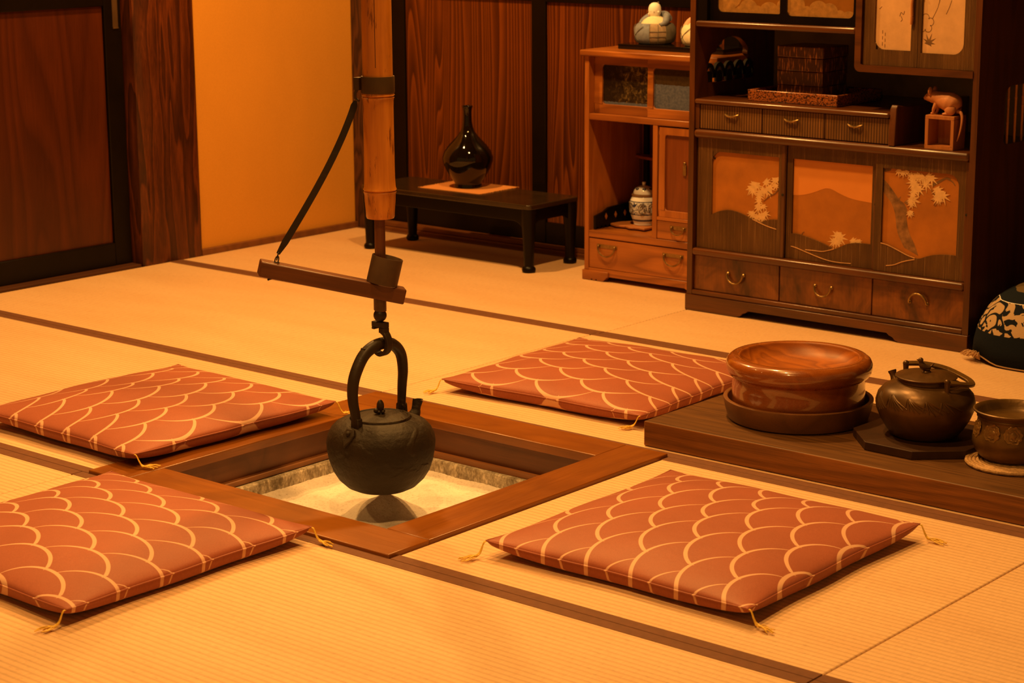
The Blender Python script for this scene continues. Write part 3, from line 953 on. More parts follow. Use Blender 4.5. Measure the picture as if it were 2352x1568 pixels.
# local +Y looks towards the hearth
zabuton('red fish scale patterned floor cushion at the right, in front of the plank', .877, -.024, R(90.5), 1,
        [(1, 1, R(45)), (-1, 1, R(160)), (1, -1, R(-80)), (-1, -1, R(-80))])
zabuton('red fish scale patterned floor cushion beyond the hearth, beside the plank end', -.046, .872, R(182.5), 2,
        [(1, 1, R(52)), (-1, 1, R(40)), (1, -1, R(-20)), (-1, -1, R(-135))], m='zab_r')
zabuton('red fish scale patterned floor cushion at the left, touching the hearth frame', -.660, -.075, R(-91.5), 3,
        [(1, 1, R(128)), (-1, 1, R(138)), (1, -1, R(-45)), (-1, -1, R(-135))], .0085)
zabuton('red fish scale patterned floor cushion in the front left foreground', -.027, -.771, R(.3), 4,
        [(1, 1, R(15)), (-1, 1, R(135)), (1, -1, R(-110)), (-1, -1, R(-135))], m='zab_r')

# ------------------------------------------------------------------ thick plank and the things on it
pb = MB().box(-.70, .70, -.232, .232, 0, .0575)
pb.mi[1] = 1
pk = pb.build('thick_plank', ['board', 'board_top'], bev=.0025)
pk.location = (1.053, .7185, .0012)
tag(pk, 'long thick brown plank lying on the tatami right of the hearth', 'plank')
PZ = .0590
def lathe_thing(name, prof, m, loc, label, cat, seg=64, ang=38):
    o = MB().lathe(prof, seg).build(name, m, ang=ang)
    o.location = loc
    return tag(o, label, cat)
BC = (.6047, .7306)
lathe_thing('round_tray', [(0, 0), (.153, 0), (.1575, .003), (.164, .024), (.1685, .0455), (.1685, .0485), (.166, .0495), (.160, .0495), (.1585, .048), (.1545, .014), (.151, .0075), (0, .0065)],
            'trayturn', (*BC, PZ), 'round brown turned wooden tray under the big wooden bowl', 'tray', 80)
b = MB().lathe([(0, 0), (.1415, 0), (.1465, .004), (.1500, .030), (.1492, .066), (.1475, .0900), (.1500, .0935), (.1570, .0965), (.1618, .104), (.1642, .114), (.1636, .123), (.160, .131), (.153, .1365),
                (.143, .1385), (.1350, .1378), (.1330, .1362), (.1318, .1330), (.1285, .1255), (.115, .113), (.09, .105), (.05, .1012), (0, .100)], 96)
b.mi = [1 if sum((b.v[i][0] ** 2 + b.v[i][1] ** 2) ** .5 for i in f) / len(f) < .1345 and sum(b.v[i][2] for i in f) / len(f) > .09 else 0 for f in b.f]
o = b.build('wooden_bowl', ['keyaki', 'keyaki_matte'], ang=42)
o.location = (*BC, PZ + .0066)
tag(o, 'large glossy wooden bowl with a thick rolled rim standing in the round tray', 'bowl')
# octagonal board and bronze kettle
b = MB()
oc = []
Ro = .148
for k in range(8):
    a = R(20) + k * PI / 4
    oc.append((Ro * math.cos(a) * 1.02, Ro * math.sin(a)))
b.prism(oc, 'XY', 0, .0185)
o = b.build('octagonal_board', 'octa', bev=.0015)
o.location = (.926, .722, PZ)
tag(o, 'dark octagonal wooden board under the bronze kettle on the plank', 'board')
KB = Vector((.9305, .7205, PZ + .0187))
bk = thing('bronze_kettle', 'squat dark bronze kettle with leaf relief on the octagonal board', 'kettle', KB)
b = MB().lathe([(0, 0), (.066, 0), (.072, .004), (.082, .016), (.0955, .038), (.1045, .060), (.1060, .076), (.1015, .092), (.090, .105), (.076, .113), (.064, .117), (.0605, .119), (.0605, .126), (.059, .1275), (.056, .1275), (.055, .12), (0, .12)], 80)
b.build('kettle_body', 'bronze_dark', bk, ang=50)
# raised leaf relief on the shoulder
def surf(a, z):
    pr = [(.082, .016), (.0955, .038), (.1045, .060), (.1060, .076), (.1015, .092), (.090, .105), (.076, .113), (.064, .117)]
    for (r0, z0), (r1, z1) in zip(pr, pr[1:]):
        if z0 <= z <= z1:
            r = r0 + (r1 - r0) * (z - z0) / (z1 - z0)
            return Vector((r * math.cos(a), r * math.sin(a), z))
    return Vector((.064 * math.cos(a), .064 * math.sin(a), z))
b = MB()
for (a0, z0, da, dz, n_) in ((-135, .098, 7, -.036, 7), (-108, .100, 9, -.030, 7), (-82, .098, 10, -.028, 6), (-60, .096, 9, -.030, 5), (-40, .094, 8, -.028, 4)):
    for k in range(n_):
        s = k / (n_ - 1) - .5
        pts = []
        for i in range(7):
            t = i / 6
            a = R(a0 + da * t * 1.2 + s * 26 * t + s * 4)
            pts.append(surf(a, max(.03, z0 + dz * t * (1 - .5 * abs(s)))) * 1.0)
        b.tube(pts, [.0012 + .0010 * math.sin(PI * min(1, (i + .5) / 6)) for i in range(7)], 6)
b.build('leaf_relief', 'bronze_dark', bk)
lid = MB().lathe([(0, .125), (.058, .125), (.064, .1268), (.0658, .1285), (.0660, .1305), (.064, .1318), (.058, .1322), (.055, .1335), (.03, .1372), (0, .1385)], 64).build('lid', 'bronze_dark', bk)
b = MB()   # bird shaped knob
b.lathe([(0, .137), (.009, .1375), (.0095, .139), (.0065, .1415), (.0085, .1445), (0, .146)], 20)
Mk = Matrix.Rotation(math.atan2(.6456, .7637), 4, 'Z')
bird = spline([(-.0135, 0, .1605), (-.0115, 0, .1555), (-.007, 0, .1495), (.001, 0, .1475), (.009, 0, .1500), (.0155, 0, .1575)], 5)
nb = len(bird)
b.tube(bird, [(.0040, .0042, .0045, .0050, .0056, .0062, .0067, .0070, .0072, .0073, .0073, .0072, .0070, .0066, .0062, .0057, .0052, .0046, .0039, .0032, .0026, .0022, .0018, .0015, .0012, .001)[i] for i in range(nb)], 12, M=Mk)
b.ball((-.0135, 0, .1640), .0058, 14, Mk)
b.tube([(-.018, 0, .1640), (-.0225, 0, .1655)], [.002, .0006], 8, M=Mk)
b.build('bird_knob', 'bronze_dark', lid)
# swing handle folded back to the right, two lugs
def vr(p):
    return RR * p[0] + NN * p[1] + Vector((0, 0, p[2]))
lugs = [(.030, .0700), (-.032, -.0640)]
for i_, (u_, v_) in enumerate(lugs):
    b = MB()
    z_ = .1015 if i_ == 0 else .112
    p = vr((u_, v_, 0))
    b.tube([(p.x, p.y, z_), (p.x, p.y, z_ + .016), (p.x, p.y, z_ + .030)], [.0075, .0055, .0065], 14)
    b.ball((p.x, p.y, z_ + .030), .0070, 12)
    b.ball((p.x * 1.04, p.y * 1.04, z_ + .001), .0125, 14, sq=(1, 1, .5))
    b.build('handle_lug', 'bronze_dark', bk)
z0_ = .1305
hpt = [vr((.030, .0700, z0_)), vr((.052, .062, z0_ - .004)), vr((.082, .036, z0_ - .013)), vr((.096, .006, z0_ - .0175)), vr((.090, -.022, z0_ - .013)), vr((.052, -.052, z0_ + .002)), vr((.005, -.066, z0_ + .010)), vr((-.032, -.0640, .142))]
hs = spline(hpt, 6)
b = MB().tube(hs, [1.0 + .35 * math.sin(PI * i / (len(hs) - 1)) for i in range(len(hs))], flat=(.0115, .0065), up=(.35, -.2, 1))
b.build('swing_handle', 'bronze', bk, bev=.0015)
# short spout on the far left
q = [vr((-.052, -.058, .094)), vr((-.056, -.068, .110)), vr((-.060, -.074, .124))]
b = MB().tube(spline(q, 5), [.012, .0112, .0104, .0096, .0088, .008, .0075, .0075, .008, .009, .0095], 16)
b.build('spout', 'bronze_dark', bk)
# woven coaster and bronze pot
PC = (1.1440, .7045)
cs = thing('woven_coaster', 'round woven straw coaster under the bronze pot at the right', 'coaster', (1.1540, .6895, PZ))
b = MB()
for k in range(11):
    rr_ = .0075 + k * .0079
    b.tube([(rr_ * math.cos(2 * PI * i / 48), rr_ * math.sin(2 * PI * i / 48), .0042 + .0006 * math.sin(i * 2.4)) for i in range(48)], .0041, 8, closed=True)
b.build('straw_coil', 'straw', cs)
b = MB().tube([(.0930 * math.cos(2 * PI * i / 96), .0930 * math.sin(2 * PI * i / 96), .0047 + .0004 * math.sin(i * 1.6)) for i in range(96)], .0046, 8, closed=True)
b.build('straw_edge', 'straw', cs)
PT = Vector((*PC, PZ + .0086))
PS = Matrix.Diagonal((1.11, 1.11, 1.0, 1))
pt = thing('bronze_pot', 'open bronze pot with round flower medallions on the straw coaster', 'pot', PT)
b = MB().lathe([(0, 0), (.050, 0), (.055, .002), (.060, .006), (.0685, .018), (.0738, .034), (.0742, .046), (.0710, .058), (.0672, .070), (.0655, .082), (.0655, .0865), (.0672, .089), (.0660, .092), (.0668, .094),
                (.0715, .0985), (.0740, .1015), (.0742, .104), (.0722, .1055), (.0695, .1045), (.066, .098), (.062, .088), (.055, .082), (0, .080)], 80, M=PS)
b.build('pot_body', 'bronze', pt, ang=45)
for a_ in (-97, -63, -134, -26, 10):
    b = MB()
    a = R(a_)
    Mm = Matrix.Rotation(a + PI / 2, 4, 'Z') @ Matrix.Translation((0, -.0755, .066)) @ Matrix.Rotation(R(-12), 4, 'X')
    b.lathe([(0, .0004), (.0165, 0), (.0190, .001), (.0175, .0025), (.0150, .0018), (.0125, .0012), (.0105, .0026), (.0080, .0014), (.0055, .0030), (.002, .0032), (0, .0033)], 48, M=Mm @ Matrix.Rotation(R(90), 4, 'X'),
            wob=lambda t, z: 1 + .05 * math.sin(11 * t) + (.10 * math.sin(5 * t + 1) if z > .0013 else 0))
    b.build('flower_medallion', 'bronze_light', pt, ang=60)
b = MB()
for k in range(14):
    a, d = rnd.uniform(0, 6.28), rnd.uniform(0, .022)
    b.ball((.012 + d * math.cos(a), -.004 + d * math.sin(a), .0818), rnd.uniform(.0006, .0017), 8)
b.build('ash_fleck', 'dark', pt)

# ------------------------------------------------------------------ low black table
TBX0, TBX1, TBY0, TBY1 = -1.935, -1.166, 1.912, 2.176
tb = thing('low_table', 'low black iron-legged table standing before the cedar doors', 'table', ((TBX0 + TBX1) / 2, (TBY0 + TBY1) / 2, .0012))
hxw, hyw = (TBX1 - TBX0) / 2, (TBY1 - TBY0) / 2
def rrect(a, c, r, n=6):
    out = []
    for (sx, sy, a0) in ((1, 1, 0), (-1, 1, 90), (-1, -1, 180), (1, -1, 270)):
        for k in range(n + 1):
            t = R(a0 + 90 * k / n)
            out.append((sx * (a - r) + r * math.cos(t), sy * (c - r) + r * math.sin(t)))
    return out
MB().prism(rrect(hxw, hyw, .02), 'XY', .207, .224).build('table_top', 'tabletop', tb, bev=.004, segs=3)
# apron with arched ends
def apron(Lh, z1, drop, plane, a, c, M=None):
    pts = [(-Lh, z1), (-Lh, z1 - drop)]
    pts += [(-Lh + .004 + .058 * (1 - math.cos(t)), z1 - drop + (drop - .042) * math.sin(t)) for t in [PI / 2 * k / 8 for k in range(9)]]
    pts += [(-p[0], p[1]) for p in reversed(pts)]
    return MB().prism(pts, plane, a, c)
for s in (-1, 1):
    y = s * (hyw - .021)
    apron(hxw - .022, .2069, .112, 'XZ', y - .007, y + .007).build('apron', 'black', tb, bev=.002)
    x = s * (hxw - .021)
    pts = [(-(hyw - .035), .2069), (-(hyw - .035), .13)]
    pts += [(-(hyw - .035) + .042 * (1 - math.cos(t)), .13 + .036 * math.sin(t)) for t in [PI / 2 * k / 8 for k in range(9)]]
    pts += [(-p[0], p[1]) for p in reversed(pts)]
    MB().prism(pts, 'YZ', x - .006, x + .006).build('apron', 'black', tb, bev=.002)
for sx in (-1, 1):
    for sy in (-1, 1):
        x, y = sx * (hxw - .024), sy * (hyw - .024)
        b = MB().lathe([(0, 0), (.019, 0), (.0225, .003), (.023, .010), (.020, .016), (.0165, .019), (.0165, .026), (.0175, .06), (.0195, .10), (.0215, .13), (.0235, .16), (.0237, .2069), (0, .2069)], 24, (x, y, 0))
        b.build('leg', 'black', tb)
# orange cloth and vase
cl = MB()
hw, hd = .131, .103
cl.box(-hw, hw, -hd, hd, 0, .0016)
for s in (-1, 1):
    for k in range(34):
        y = -hd + .003 + k * (2 * hd - .006) / 33
        Lf = rnd.uniform(.006, .012)
        cl.tube([(s * (hw - .001), y, .0010), (s * (hw + Lf * .5), y + rnd.uniform(-.002, .002), .0015), (s * (hw + Lf), y + rnd.uniform(-.003, .003), .0012)], .0008, 5)
o = cl.build('table_cloth', 'cloth', smooth=False)
o.location = (-1.588, 2.092, .2256)
o.rotation_euler = (0, 0, R(2))
tag(o, 'small fringed orange cloth under the black vase on the low table', 'cloth')
vz = .2275
b = MB().lathe([(0, 0), (.044, 0), (.0475, .003), (.0470, .010), (.0455, .014), (.050, .022), (.063, .040), (.078, .066), (.0862, .090), (.0868, .104), (.080, .124), (.066, .144), (.049, .162), (.034, .178), (.0235, .193),
                (.0180, .208), (.0155, .225), (.0148, .245), (.0150, .262), (.0165, .270), (.0180, .274), (.0186, .277), (.0178, .279), (.0150, .278), (.0125, .272), (.011, .25), (0, .25)], 72)
o = b.build('vase', 'glaze', ang=50)
o.location = (-1.590, 2.092, vz)
tag(o, 'glossy black bottle vase with a long neck on the orange cloth', 'vase')

# ------------------------------------------------------------------ small chestnut cabinet
cb = thing('side_cabinet', 'small chestnut cabinet with glass sliding doors and brass handles, left of the tall shelf', 'cabinet', (0, 0, .0012))
cx0, cx1, cy0, cy1 = -.978, -.478, 1.960, 2.235
def cpart(name, m, *boxes, bev=.0015, parent=None):
    b = MB()
    for q in boxes:
        b.box(*q)
    return b.build(name, m, parent or cb, bev=bev)
cpart('cabinet_top', 'chestnut', (-.990, -.466, 1.948, 2.240, .7135, .732), bev=.004)
cpart('side_panel', 'chestnut_z', (cx0, cx0 + .017, cy0, cy1, .031, .7134))
cpart('side_panel', 'chestnut_z', (cx1 - .017, cx1, cy0, cy1, .031, .7134))
XI0, XI1 = cx0 + .0171, cx1 - .0171
# feet with scalloped edge
for s, xx in ((1, cx0 - .004), (-1, cx1 + .004)):
    pts = [(xx, .0), (xx + s * .034, 0), (xx + s * .036, .004), (xx + s * .040, .0045), (xx + s * .043, 0), (xx + s * .052, 0), (xx + s * .054, .004), (xx + s * .058, .0045), (xx + s * .061, 0), (xx + s * .083, 0), (xx + s * .090, .006), (xx + s * .098, .014), (xx + s * .104, .0155), (xx + s * .104, .0309), (xx, .0309)]
    MB().prism(pts, 'XZ', cy0 - .006, cy0 + .014).build('foot', 'chestnut', cb, bev=.001)
    a_, c_ = sorted((xx + s * .001, xx + s * .024))
    cpart('foot', 'chestnut', (a_, c_, cy0 + .0141, cy1 - .01, 0, .0308), bev=0)
cpart('base_rail', 'chestnut', (XI0, XI1, cy0, cy1, .0155, .0385))
cpart('floor_board', 'chestnut', (XI0, XI1, cy0 + .001, cy1, .1385, .160))
cpart('middle_shelf', 'chestnut', (XI0, XI1, cy0 + .001, cy1, .5135, .5325))
cpart('back_panel', 'cedar', (XI0, XI1, cy1 - .008, cy1 - .001, .1601, .5134), (XI0, XI1, cy1 - .008, cy1 - .001, .5326, .7134), bev=0)
cpart('divider', 'chestnut_z', (-.712, -.694, cy0 + .002, cy1 - .0081, .1601, .5134))
# glass sliding doors
def slide(x0, x1, y, zz0, zz1, x0f, x1f):
    d = MB()
    f = .030
    d.box(x0, x1, y, y + .013, zz0, zz0 + f)
    d.box(x0, x1, y, y + .013, zz1 - .026, zz1)
    d.box(x0, x0 + x0f, y, y + .013, zz0 + f, zz1 - .026)
    d.box(x1 - x1f, x1, y, y + .013, zz0 + f, zz1 - .026)
    for (cx_, sx) in ((x0 + x0f, 1), (x1 - x1f, -1)):
        for (cz_, sz) in ((zz0 + f, 1), (zz1 - .026, -1)):
            d.prism([(cx_, cz_), (cx_ + sx * .010, cz_), (cx_ + sx * .003, cz_ + sz * .003), (cx_, cz_ + sz * .010)], 'XZ', y, y + .0129)
    o = d.build('sliding_door', 'chestnut', cb, bev=.0012)
    MB().box(x0 + x0f - .003, x1 - x1f + .003, y + .006, y + .009, zz0 + f - .003, zz1 - .023).build('glass_pane', 'glass_scene', o)
    return o
slide(XI0 + .001, -.725, cy0 + .028, .5328, .7130, .030, .012)
slide(-.741, XI1 - .001, cy0 + .012, .5328, .7130, .021, .030)
# cupboard door
d = MB()
ux0, ux1, uz0, uz1 = -.6885, XI1 - .002, .2300, .5095
f = .022
d.box(ux0, ux1, cy0 + .004, cy0 + .017, uz0, uz0 + f)
d.box(ux0, ux1, cy0 + .004, cy0 + .017, uz1 - f, uz1)
d.box(ux0, ux0 + f, cy0 + .004, cy0 + .017, uz0 + f, uz1 - f)
d.box(ux1 - f, ux1, cy0 + .004, cy0 + .017, uz0 + f, uz1 - f)
for (cx_, sx) in ((ux0 + f, 1), (ux1 - f, -1)):
    for (cz_, sz) in ((uz0 + f, 1), (uz1 - f, -1)):
        d.prism([(cx_, cz_), (cx_ + sx * .010, cz_), (cx_ + sx * .003, cz_ + sz * .003), (cx_, cz_ + sz * .010)], 'XZ', cy0 + .004, cy0 + .0169)
dd = d.build('cupboard_door', 'chestnut_z', cb, bev=.0012)
MB().box(ux0 + f - .003, ux1 - f + .003, cy0 + .010, cy0 + .014, uz0 + f - .003, uz1 - f + .003).build('door_panel', 'redwood', dd)
hh = MB().box(-.600, -.587, cy0 + .005, cy0 + .009, .365, .398)
hh.ball((-.5935, cy0 + .006, .402), .0055, 12, None, (1, .6, 1))
hh.build('door_pull', 'brass', dd, bev=.0015)
cpart('rail', 'chestnut', (-.6939, XI1, cy0 + .002, cy0 + .02, .219, .2298))
def bail(parent, xc, y, zc, w, drop, r=.0022, mname='brass'):
    b = MB()
    b.box(xc - w / 2 - .008, xc + w / 2 + .008, y - .0012, y + .0005, zc - .006, zc + .006)
    pts = [(xc - w / 2, y - .004, zc)] + [(xc - w / 2 * math.cos(t) * 1.06, y - .006 - .003 * math.sin(t), zc - drop * math.sin(t)) for t in [PI * k / 14 for k in range(1, 14)]] + [(xc + w / 2, y - .004, zc)]
    b.tube(pts, r, 8)
    for s in (-1, 1):
        b.ball((xc + s * w / 2, y - .004, zc), .0042, 10)
    return b.build('bail_handle', mname, parent)
sdw = cpart('small_drawer', 'chestnut', (-.6925, XI1 - .001, cy0 + .003, cy0 + .15, .1615, .2180))
bail(sdw, -.612, cy0 + .003, .2010, .046, .021)
ldw = cpart('long_drawer', 'chestnut', (XI0 + .001, XI1 - .001, cy0 + .003, cy0 + .2, .0395, .1355))
bail(ldw, -.888, cy0 + .003, .1130, .064, .032, .0026)
bail(ldw, -.630, cy0 + .003, .1130, .064, .032, .0026)
# little round corner shelf and its black post in the open bay
b = MB().box(-.930, -.914, 2.208, 2.2225, .1602, .5133)
b.build('shelf_post', 'black', cb, bev=.001)
pts = [(-.7121, 2.207), (-.955, 2.207)] + [(-.955 + .2429 * (1 - math.cos(t)), 2.207 - .075 * math.sin(t)) for t in [PI / 2 * k / 10 for k in range(1, 11)]]
MB().prism(pts, 'XY', .372, .381).build('corner_shelf', 'redwood', cb, bev=.001)
# black openwork rail along the left side of the bay
pts = [(1.975, .163), (1.975, .204), (2.02, .213), (2.045, .224), (2.10, .2265), (2.226, .2285), (2.226, .163)]
n = 12
for k in range(n):
    y = 2.226 - .251 * (k + .5) / n
    pts += [(y + .006, .163), (y + .003, .169), (y - .003, .169), (y - .006, .163)]
bb = MB().prism(pts, 'YZ', -.9520, -.9440)
bb.build('openwork_rail', 'black', cb)
for yy in (2.03, 2.08, 2.13, 2.18):
    b = MB().prism([(yy, .186), (yy + .007, .197), (yy, .208), (yy - .007, .197)], 'YZ', -.9440, -.9434)
    b.build('rail_inlay', 'masu', cb)
# natural edge slab and jar in the bay
sl = MB().prism([(-.088, -.036), (-.052, -.052), (-.018, -.046), (.002, -.058), (.030, -.050), (.062, -.054), (.062, .050), (.0, .058), (-.060, .045), (-.084, .010)], 'XY', .004, .0115)
sl.box(-.05, -.03, -.02, .02, 0, .0041)
sl.box(.03, .05, -.02, .02, 0, .0041)
o = sl.build('wood_slab', 'masu', bev=.002)
o.location = (-.858, 2.090, .1613)
tag(o, 'small natural-edged wooden slab under the blue and white jar', 'slab')
jl = Vector((-.846, 2.100, .1730))
jr = thing('lidded_jar', 'blue and white porcelain lidded jar inside the small chestnut cabinet', 'jar', jl)
b = MB().lathe([(0, 0), (.030, 0), (.032, .002), (.032, .006), (.034, .010), (.038, .022), (.0425, .036), (.0455, .052), (.0458, .066), (.0435, .080), (.0385, .090), (.036, .0935), (.034, .0935), (.033, .088), (0, .085)], 56)
b.build('jar_body', 'jar', jr)
b = MB()
for a_ in (-160, -118, -60, -18):
    a = R(a_)
    Mm = Matrix.Rotation(a + PI / 2, 4, 'Z') @ Matrix.Translation((0, -.0455, .057)) @ Matrix.Rotation(R(2), 4, 'X')
    b.tube([(.0125 * math.cos(t), -.0008 + .0028 * abs(math.cos(t)) ** 2, .0165 * math.sin(t)) for t in [2 * PI * k / 24 for k in range(24)]], .0013, 6, closed=True, M=Mm)
    b.tube([(0, -.0011, .012), (0, -.0011, -.004)], .0011, 6, M=Mm)
    for s in (-1, 1):
        b.tube(spline([(0, -.0011, .011), (s * .006, -.0004, .004), (s * .0075, 0, -.007)], 5), .0012, 6, M=Mm)
b.build('oval_motif', 'jar_motif', jr)
ldj = MB().lathe([(0, .090), (.037, .0925), (.0395, .0945), (.0395, .098), (.037, .1000), (.034, .1005)], 48)
ldj.cur = 1
ldj.lathe([(.034, .1005), (.0335, .106), (.030, .114), (.022, .121), (.010, .125), (0, .126)], 48)
lj = ldj.build('jar_lid', ['jar_band', 'jar'], jr)
b = MB()
for k in range(7):
    a = 2 * PI * k / 7
    b.ball((.026 * math.cos(a), .026 * math.sin(a), .1165), .0062, 10, None, (1, 1, .7))
b.build('lid_spot', mat('cobalt_spot', (.025, .03, .07), .2, .2, 60), lj)
MB().lathe([(0, .125), (.0055, .1255), (.0048, .128), (.0062, .136), (.0045, .138), (0, .1385)], 16).build('lid_knob', 'jar', lj)

# black display board with two cloth dolls on the cabinet
bd = MB().box(-.2, .2, -.085, .085, 0, .0155).build('display_board', 'black_gloss', bev=.001)
bd.location = (-.7105, 2.128, .7338)
tag(bd, 'flat black lacquer board under the two cloth dolls', 'board')
DZ = .7495
def doll(loc, label, basket, robe, inner, head, hang):
    t = thing('cloth_doll', label, 'doll', loc, R(-8))
    # quilted drum body, panels in different cloths
    seg = 64
    prof = [(0, 0), (.050, 0), (.0595, .006), (.064, .018), (.0655, .034), (.063, .050), (.057, .0605), (.050, .064), (.042, .062), (0, .058)]
    b = MB()
    pan = [(-178, -150, basket[0]), (-150, -122, basket[1]), (-122, -62, basket[1]), (-62, -38, basket[2]), (-38, -14, basket[2]), (-14, 60, basket[3]), (60, 182, basket[1])]
    mats = []
    for a0, a1, m in pan:
        if m not in mats:
            mats.append(m)
        b.cur = mats.index(m)
        vs, fs = [], []
        k = max(4, int((a1 - a0) / 5))
        for (r, z) in prof:
            for i in range(k + 1):
                u = i / k
                a = R(a0 + (a1 - a0) * u)
                rr_ = r * (1 + .018 * math.sin(PI * u) ** .5)
                vs.append((rr_ * math.cos(a), rr_ * math.sin(a), z))
        for j in range(len(prof) - 1):
            for i in range(k):
                fs.append((j * (k + 1) + i, j * (k + 1) + i + 1, (j + 1) * (k + 1) + i + 1, (j + 1) * (k + 1) + i))
        b.add(vs, fs)
    b.build('quilted_body', mats, t, ang=60)
    # crossing stitched folds on the front
    b = MB()
    def on(a, z):
        r = .0662 + .0006 - .9 * max(0, abs(z - .033) - .008) ** 2 * 12
        return (r * math.cos(R(a)), r * math.sin(R(a)), z)
    for (p0, p1) in (((-147, .060), (-100, .012)), ((-140, .006), (-82, .056)), ((-62, .062), (-62, .004)), ((-38, .062), (-38, .004)), ((-62, .040), (-16, .040)), ((-62, .024), (-16, .024))):
        b.tube([on(p0[0] + (p1[0] - p0[0]) * i / 10, p0[1] + (p1[1] - p0[1]) * i / 10) for i in range(11)], .0010, 6)
    b.build('stitch_line', 'doll_dark', t)
    if head:
        b = MB().lathe([(0, .052), (.046, .055), (.045, .062), (.037, .073), (.025, .081), (.013, .086), (0, .087)], 40)
        b.build('chest_cloth', inner, t)
        b = MB()
        for s in (-1, 1):
            b.tube(spline([(s * .018 + .005, .024, .088), (s * .036 + .005, .008, .082), (s * .049 + .005, -.012, .068), (s * .044 + .005, -.030, .060)], 6), [.006 + .0055 * math.sin(PI * min(1, i / 18 + .15)) for i in range(19)], 14)
        b.tube(spline([(-.032, .020, .078), (.004, .036, .088), (.038, .020, .078)], 6), .012, 14)
        b.build('robe', robe, t)
        hd = MB()
        prof = [(0, .0795), (.009, .081), (.0160, .086), (.0195, .094), (.0203, .103), (.0197, .111), (.0168, .119), (.0112, .1245), (.0055, .1267), (0, .127)]
        hd.lathe(prof, 40, (-.003, .0, 0))
        hd.ball((-.0115, -.0190, .0930), .0022, 8)
        hd.ball((.0175, -.004, .0985), .0034, 10)
        h_ = hd.build('head', 'doll_face', t)
        e = MB()
        for s in (-1, 1):
            e.tube([(-.0085 + s * .007 - .003, -.0188, .1005), (-.0085 + s * .007 + .0005, -.0200, .0998), (-.0085 + s * .007 + .0035, -.0185, .1005)], .0006, 6)
        e.build('eye_line', 'ink', h_)
        MB().ball((.0105, -.0168, .0985), .0016, 8).build('ear_mark', 'ink', h_)
        MB().ball((-.0105, -.0193, .0885), .0017, 8).build('mouth', 'doll_pink', h_)
        MB().ball((.006, .006, .1265), .0032, 10).build('hair_tuft', 'doll_dark', h_)
    else:
        b = MB().tube(spline([(-.050, -.02, .055), (-.040, -.012, .073), (-.018, 0, .085), (.012, .004, .089), (.040, 0, .078), (.052, -.01, .055)], 6), .011, 16)
        b.build('robe_hood', robe, t)
        b = MB().lathe([(0, .052), (.046, .055), (.042, .066), (.028, .077), (0, .083)], 32)
        b.build('chest_cloth', inner, t)
        MB().ball((.006, .002, .099), .019, 24, None, (1, 1, 1.12)).build('head', 'doll_face', t)
    return t
doll((-.822, 2.120, DZ), 'round cloth doll with a white bald head and grey robe on the black board', ('doll_cream', 'doll_grey', 'doll_brown', 'doll_dark'), 'doll_grey', 'doll_cream', True, 0)
doll((-.648, 2.128, DZ), 'round pink and cream cloth doll half hidden by the tall shelf', ('doll_pink', 'doll_cream', 'doll_pink', 'doll_grey'), 'doll_pink', 'doll_cream', False, 0)

# ------------------------------------------------------------------ tall shelf cabinet
ts = thing('shelf_cabinet', 'tall dark wooden display shelf with painted sliding doors and burl drawers', 'cabinet', (0, 0, .0012))
tx0, tx1, ty0, ty1 = -.445, .480, 1.776, 2.205
PTK = .018
def tpart(name, m, *boxes, bev=.0015, parent=None):
    b = MB()
    for q in boxes:
        b.box(*q)
    return b.build(name, m, parent or ts, bev=bev)
HT = 1.30
# plinth with a shaped front
pts = [(tx0 - .002, 0), (-.262, 0), (-.250, .004), (-.243, .012), (-.232, .0155), (-.224, .022), (.235, .022), (.243, .0155), (.254, .012), (.262, .004), (.274, 0), (tx1 + .002, 0), (tx1 + .002, .047), (tx0 - .002, .047)]
MB().prism(pts, 'XZ', ty0 - .006, ty0 + .014).build('plinth', 'rosewood', ts, bev=.0015)
tpart('plinth_side', 'rosewood', (tx0, tx0 + .018, ty0 + .0141, ty1, 0, .0469), (tx1 - .018, tx1, ty0 + .0141, ty1, 0, .0469), bev=0)
tpart('plinth_moulding', 'rosewood', (tx0 + PTK, tx1 - PTK, ty0 - .001, ty1, .0472, .0615), bev=.003)
# side panels with shaped windows: built from strips around the opening
def window_panel(x, y0, y1, z0, z1, hole, m, name):
    """YZ panel of thickness PTK with a hole given as an outline (list of (y,z)), walled inside"""
    bm = bmesh.new()
    def loop(pts, xx):
        vs = [bm.verts.new((xx, p[0], p[1])) for p in pts]
        es = [bm.edges.new((vs[i], vs[(i + 1) % len(vs)])) for i in range(len(vs))]
        return vs, es
    outer = [(y0, z0), (y1, z0), (y1, z1), (y0, z1)]
    loops = []
    for xx in (x, x + PTK):
        vo, eo = loop(outer, xx)
        vh, eh = loop(hole, xx)
        bmesh.ops.triangle_fill(bm, use_beauty=True, use_dissolve=False, edges=eo + eh)
        loops.append((vo, vh))
    for k in range(2):
        A, B = loops[0][k], loops[1][k]
        for i in range(len(A)):
            j = (i + 1) % len(A)
            bm.faces.new((A[i], A[j], B[j], B[i]))
    bmesh.ops.recalc_face_normals(bm, faces=bm.faces)
    me = bpy.data.meshes.new(name)
    bm.to_mesh(me)
    bm.free()
    me.materials.append(MT[m])
    o = bpy.data.objects.new(name, me)
    COL.objects.link(o)
    o.parent = ts
    return o
holeL = sp2([(1.842, .690), (1.838, .712), (1.852, .735), (1.862, .752), (1.880, .756), (1.890, .770), (1.915, .787), (1.950, .796), (1.985, .795), (2.015, .786), (2.036, .772), (2.050, .757), (2.048, .740), (2.068, .728), (2.086, .708), (2.088, .685), (2.075, .668), (1.86, .668), (1.848, .676)], 3)
window_panel(tx0, ty0, ty1, .0475, HT, holeL[:-1], 'rosewood_z', 'side_panel')
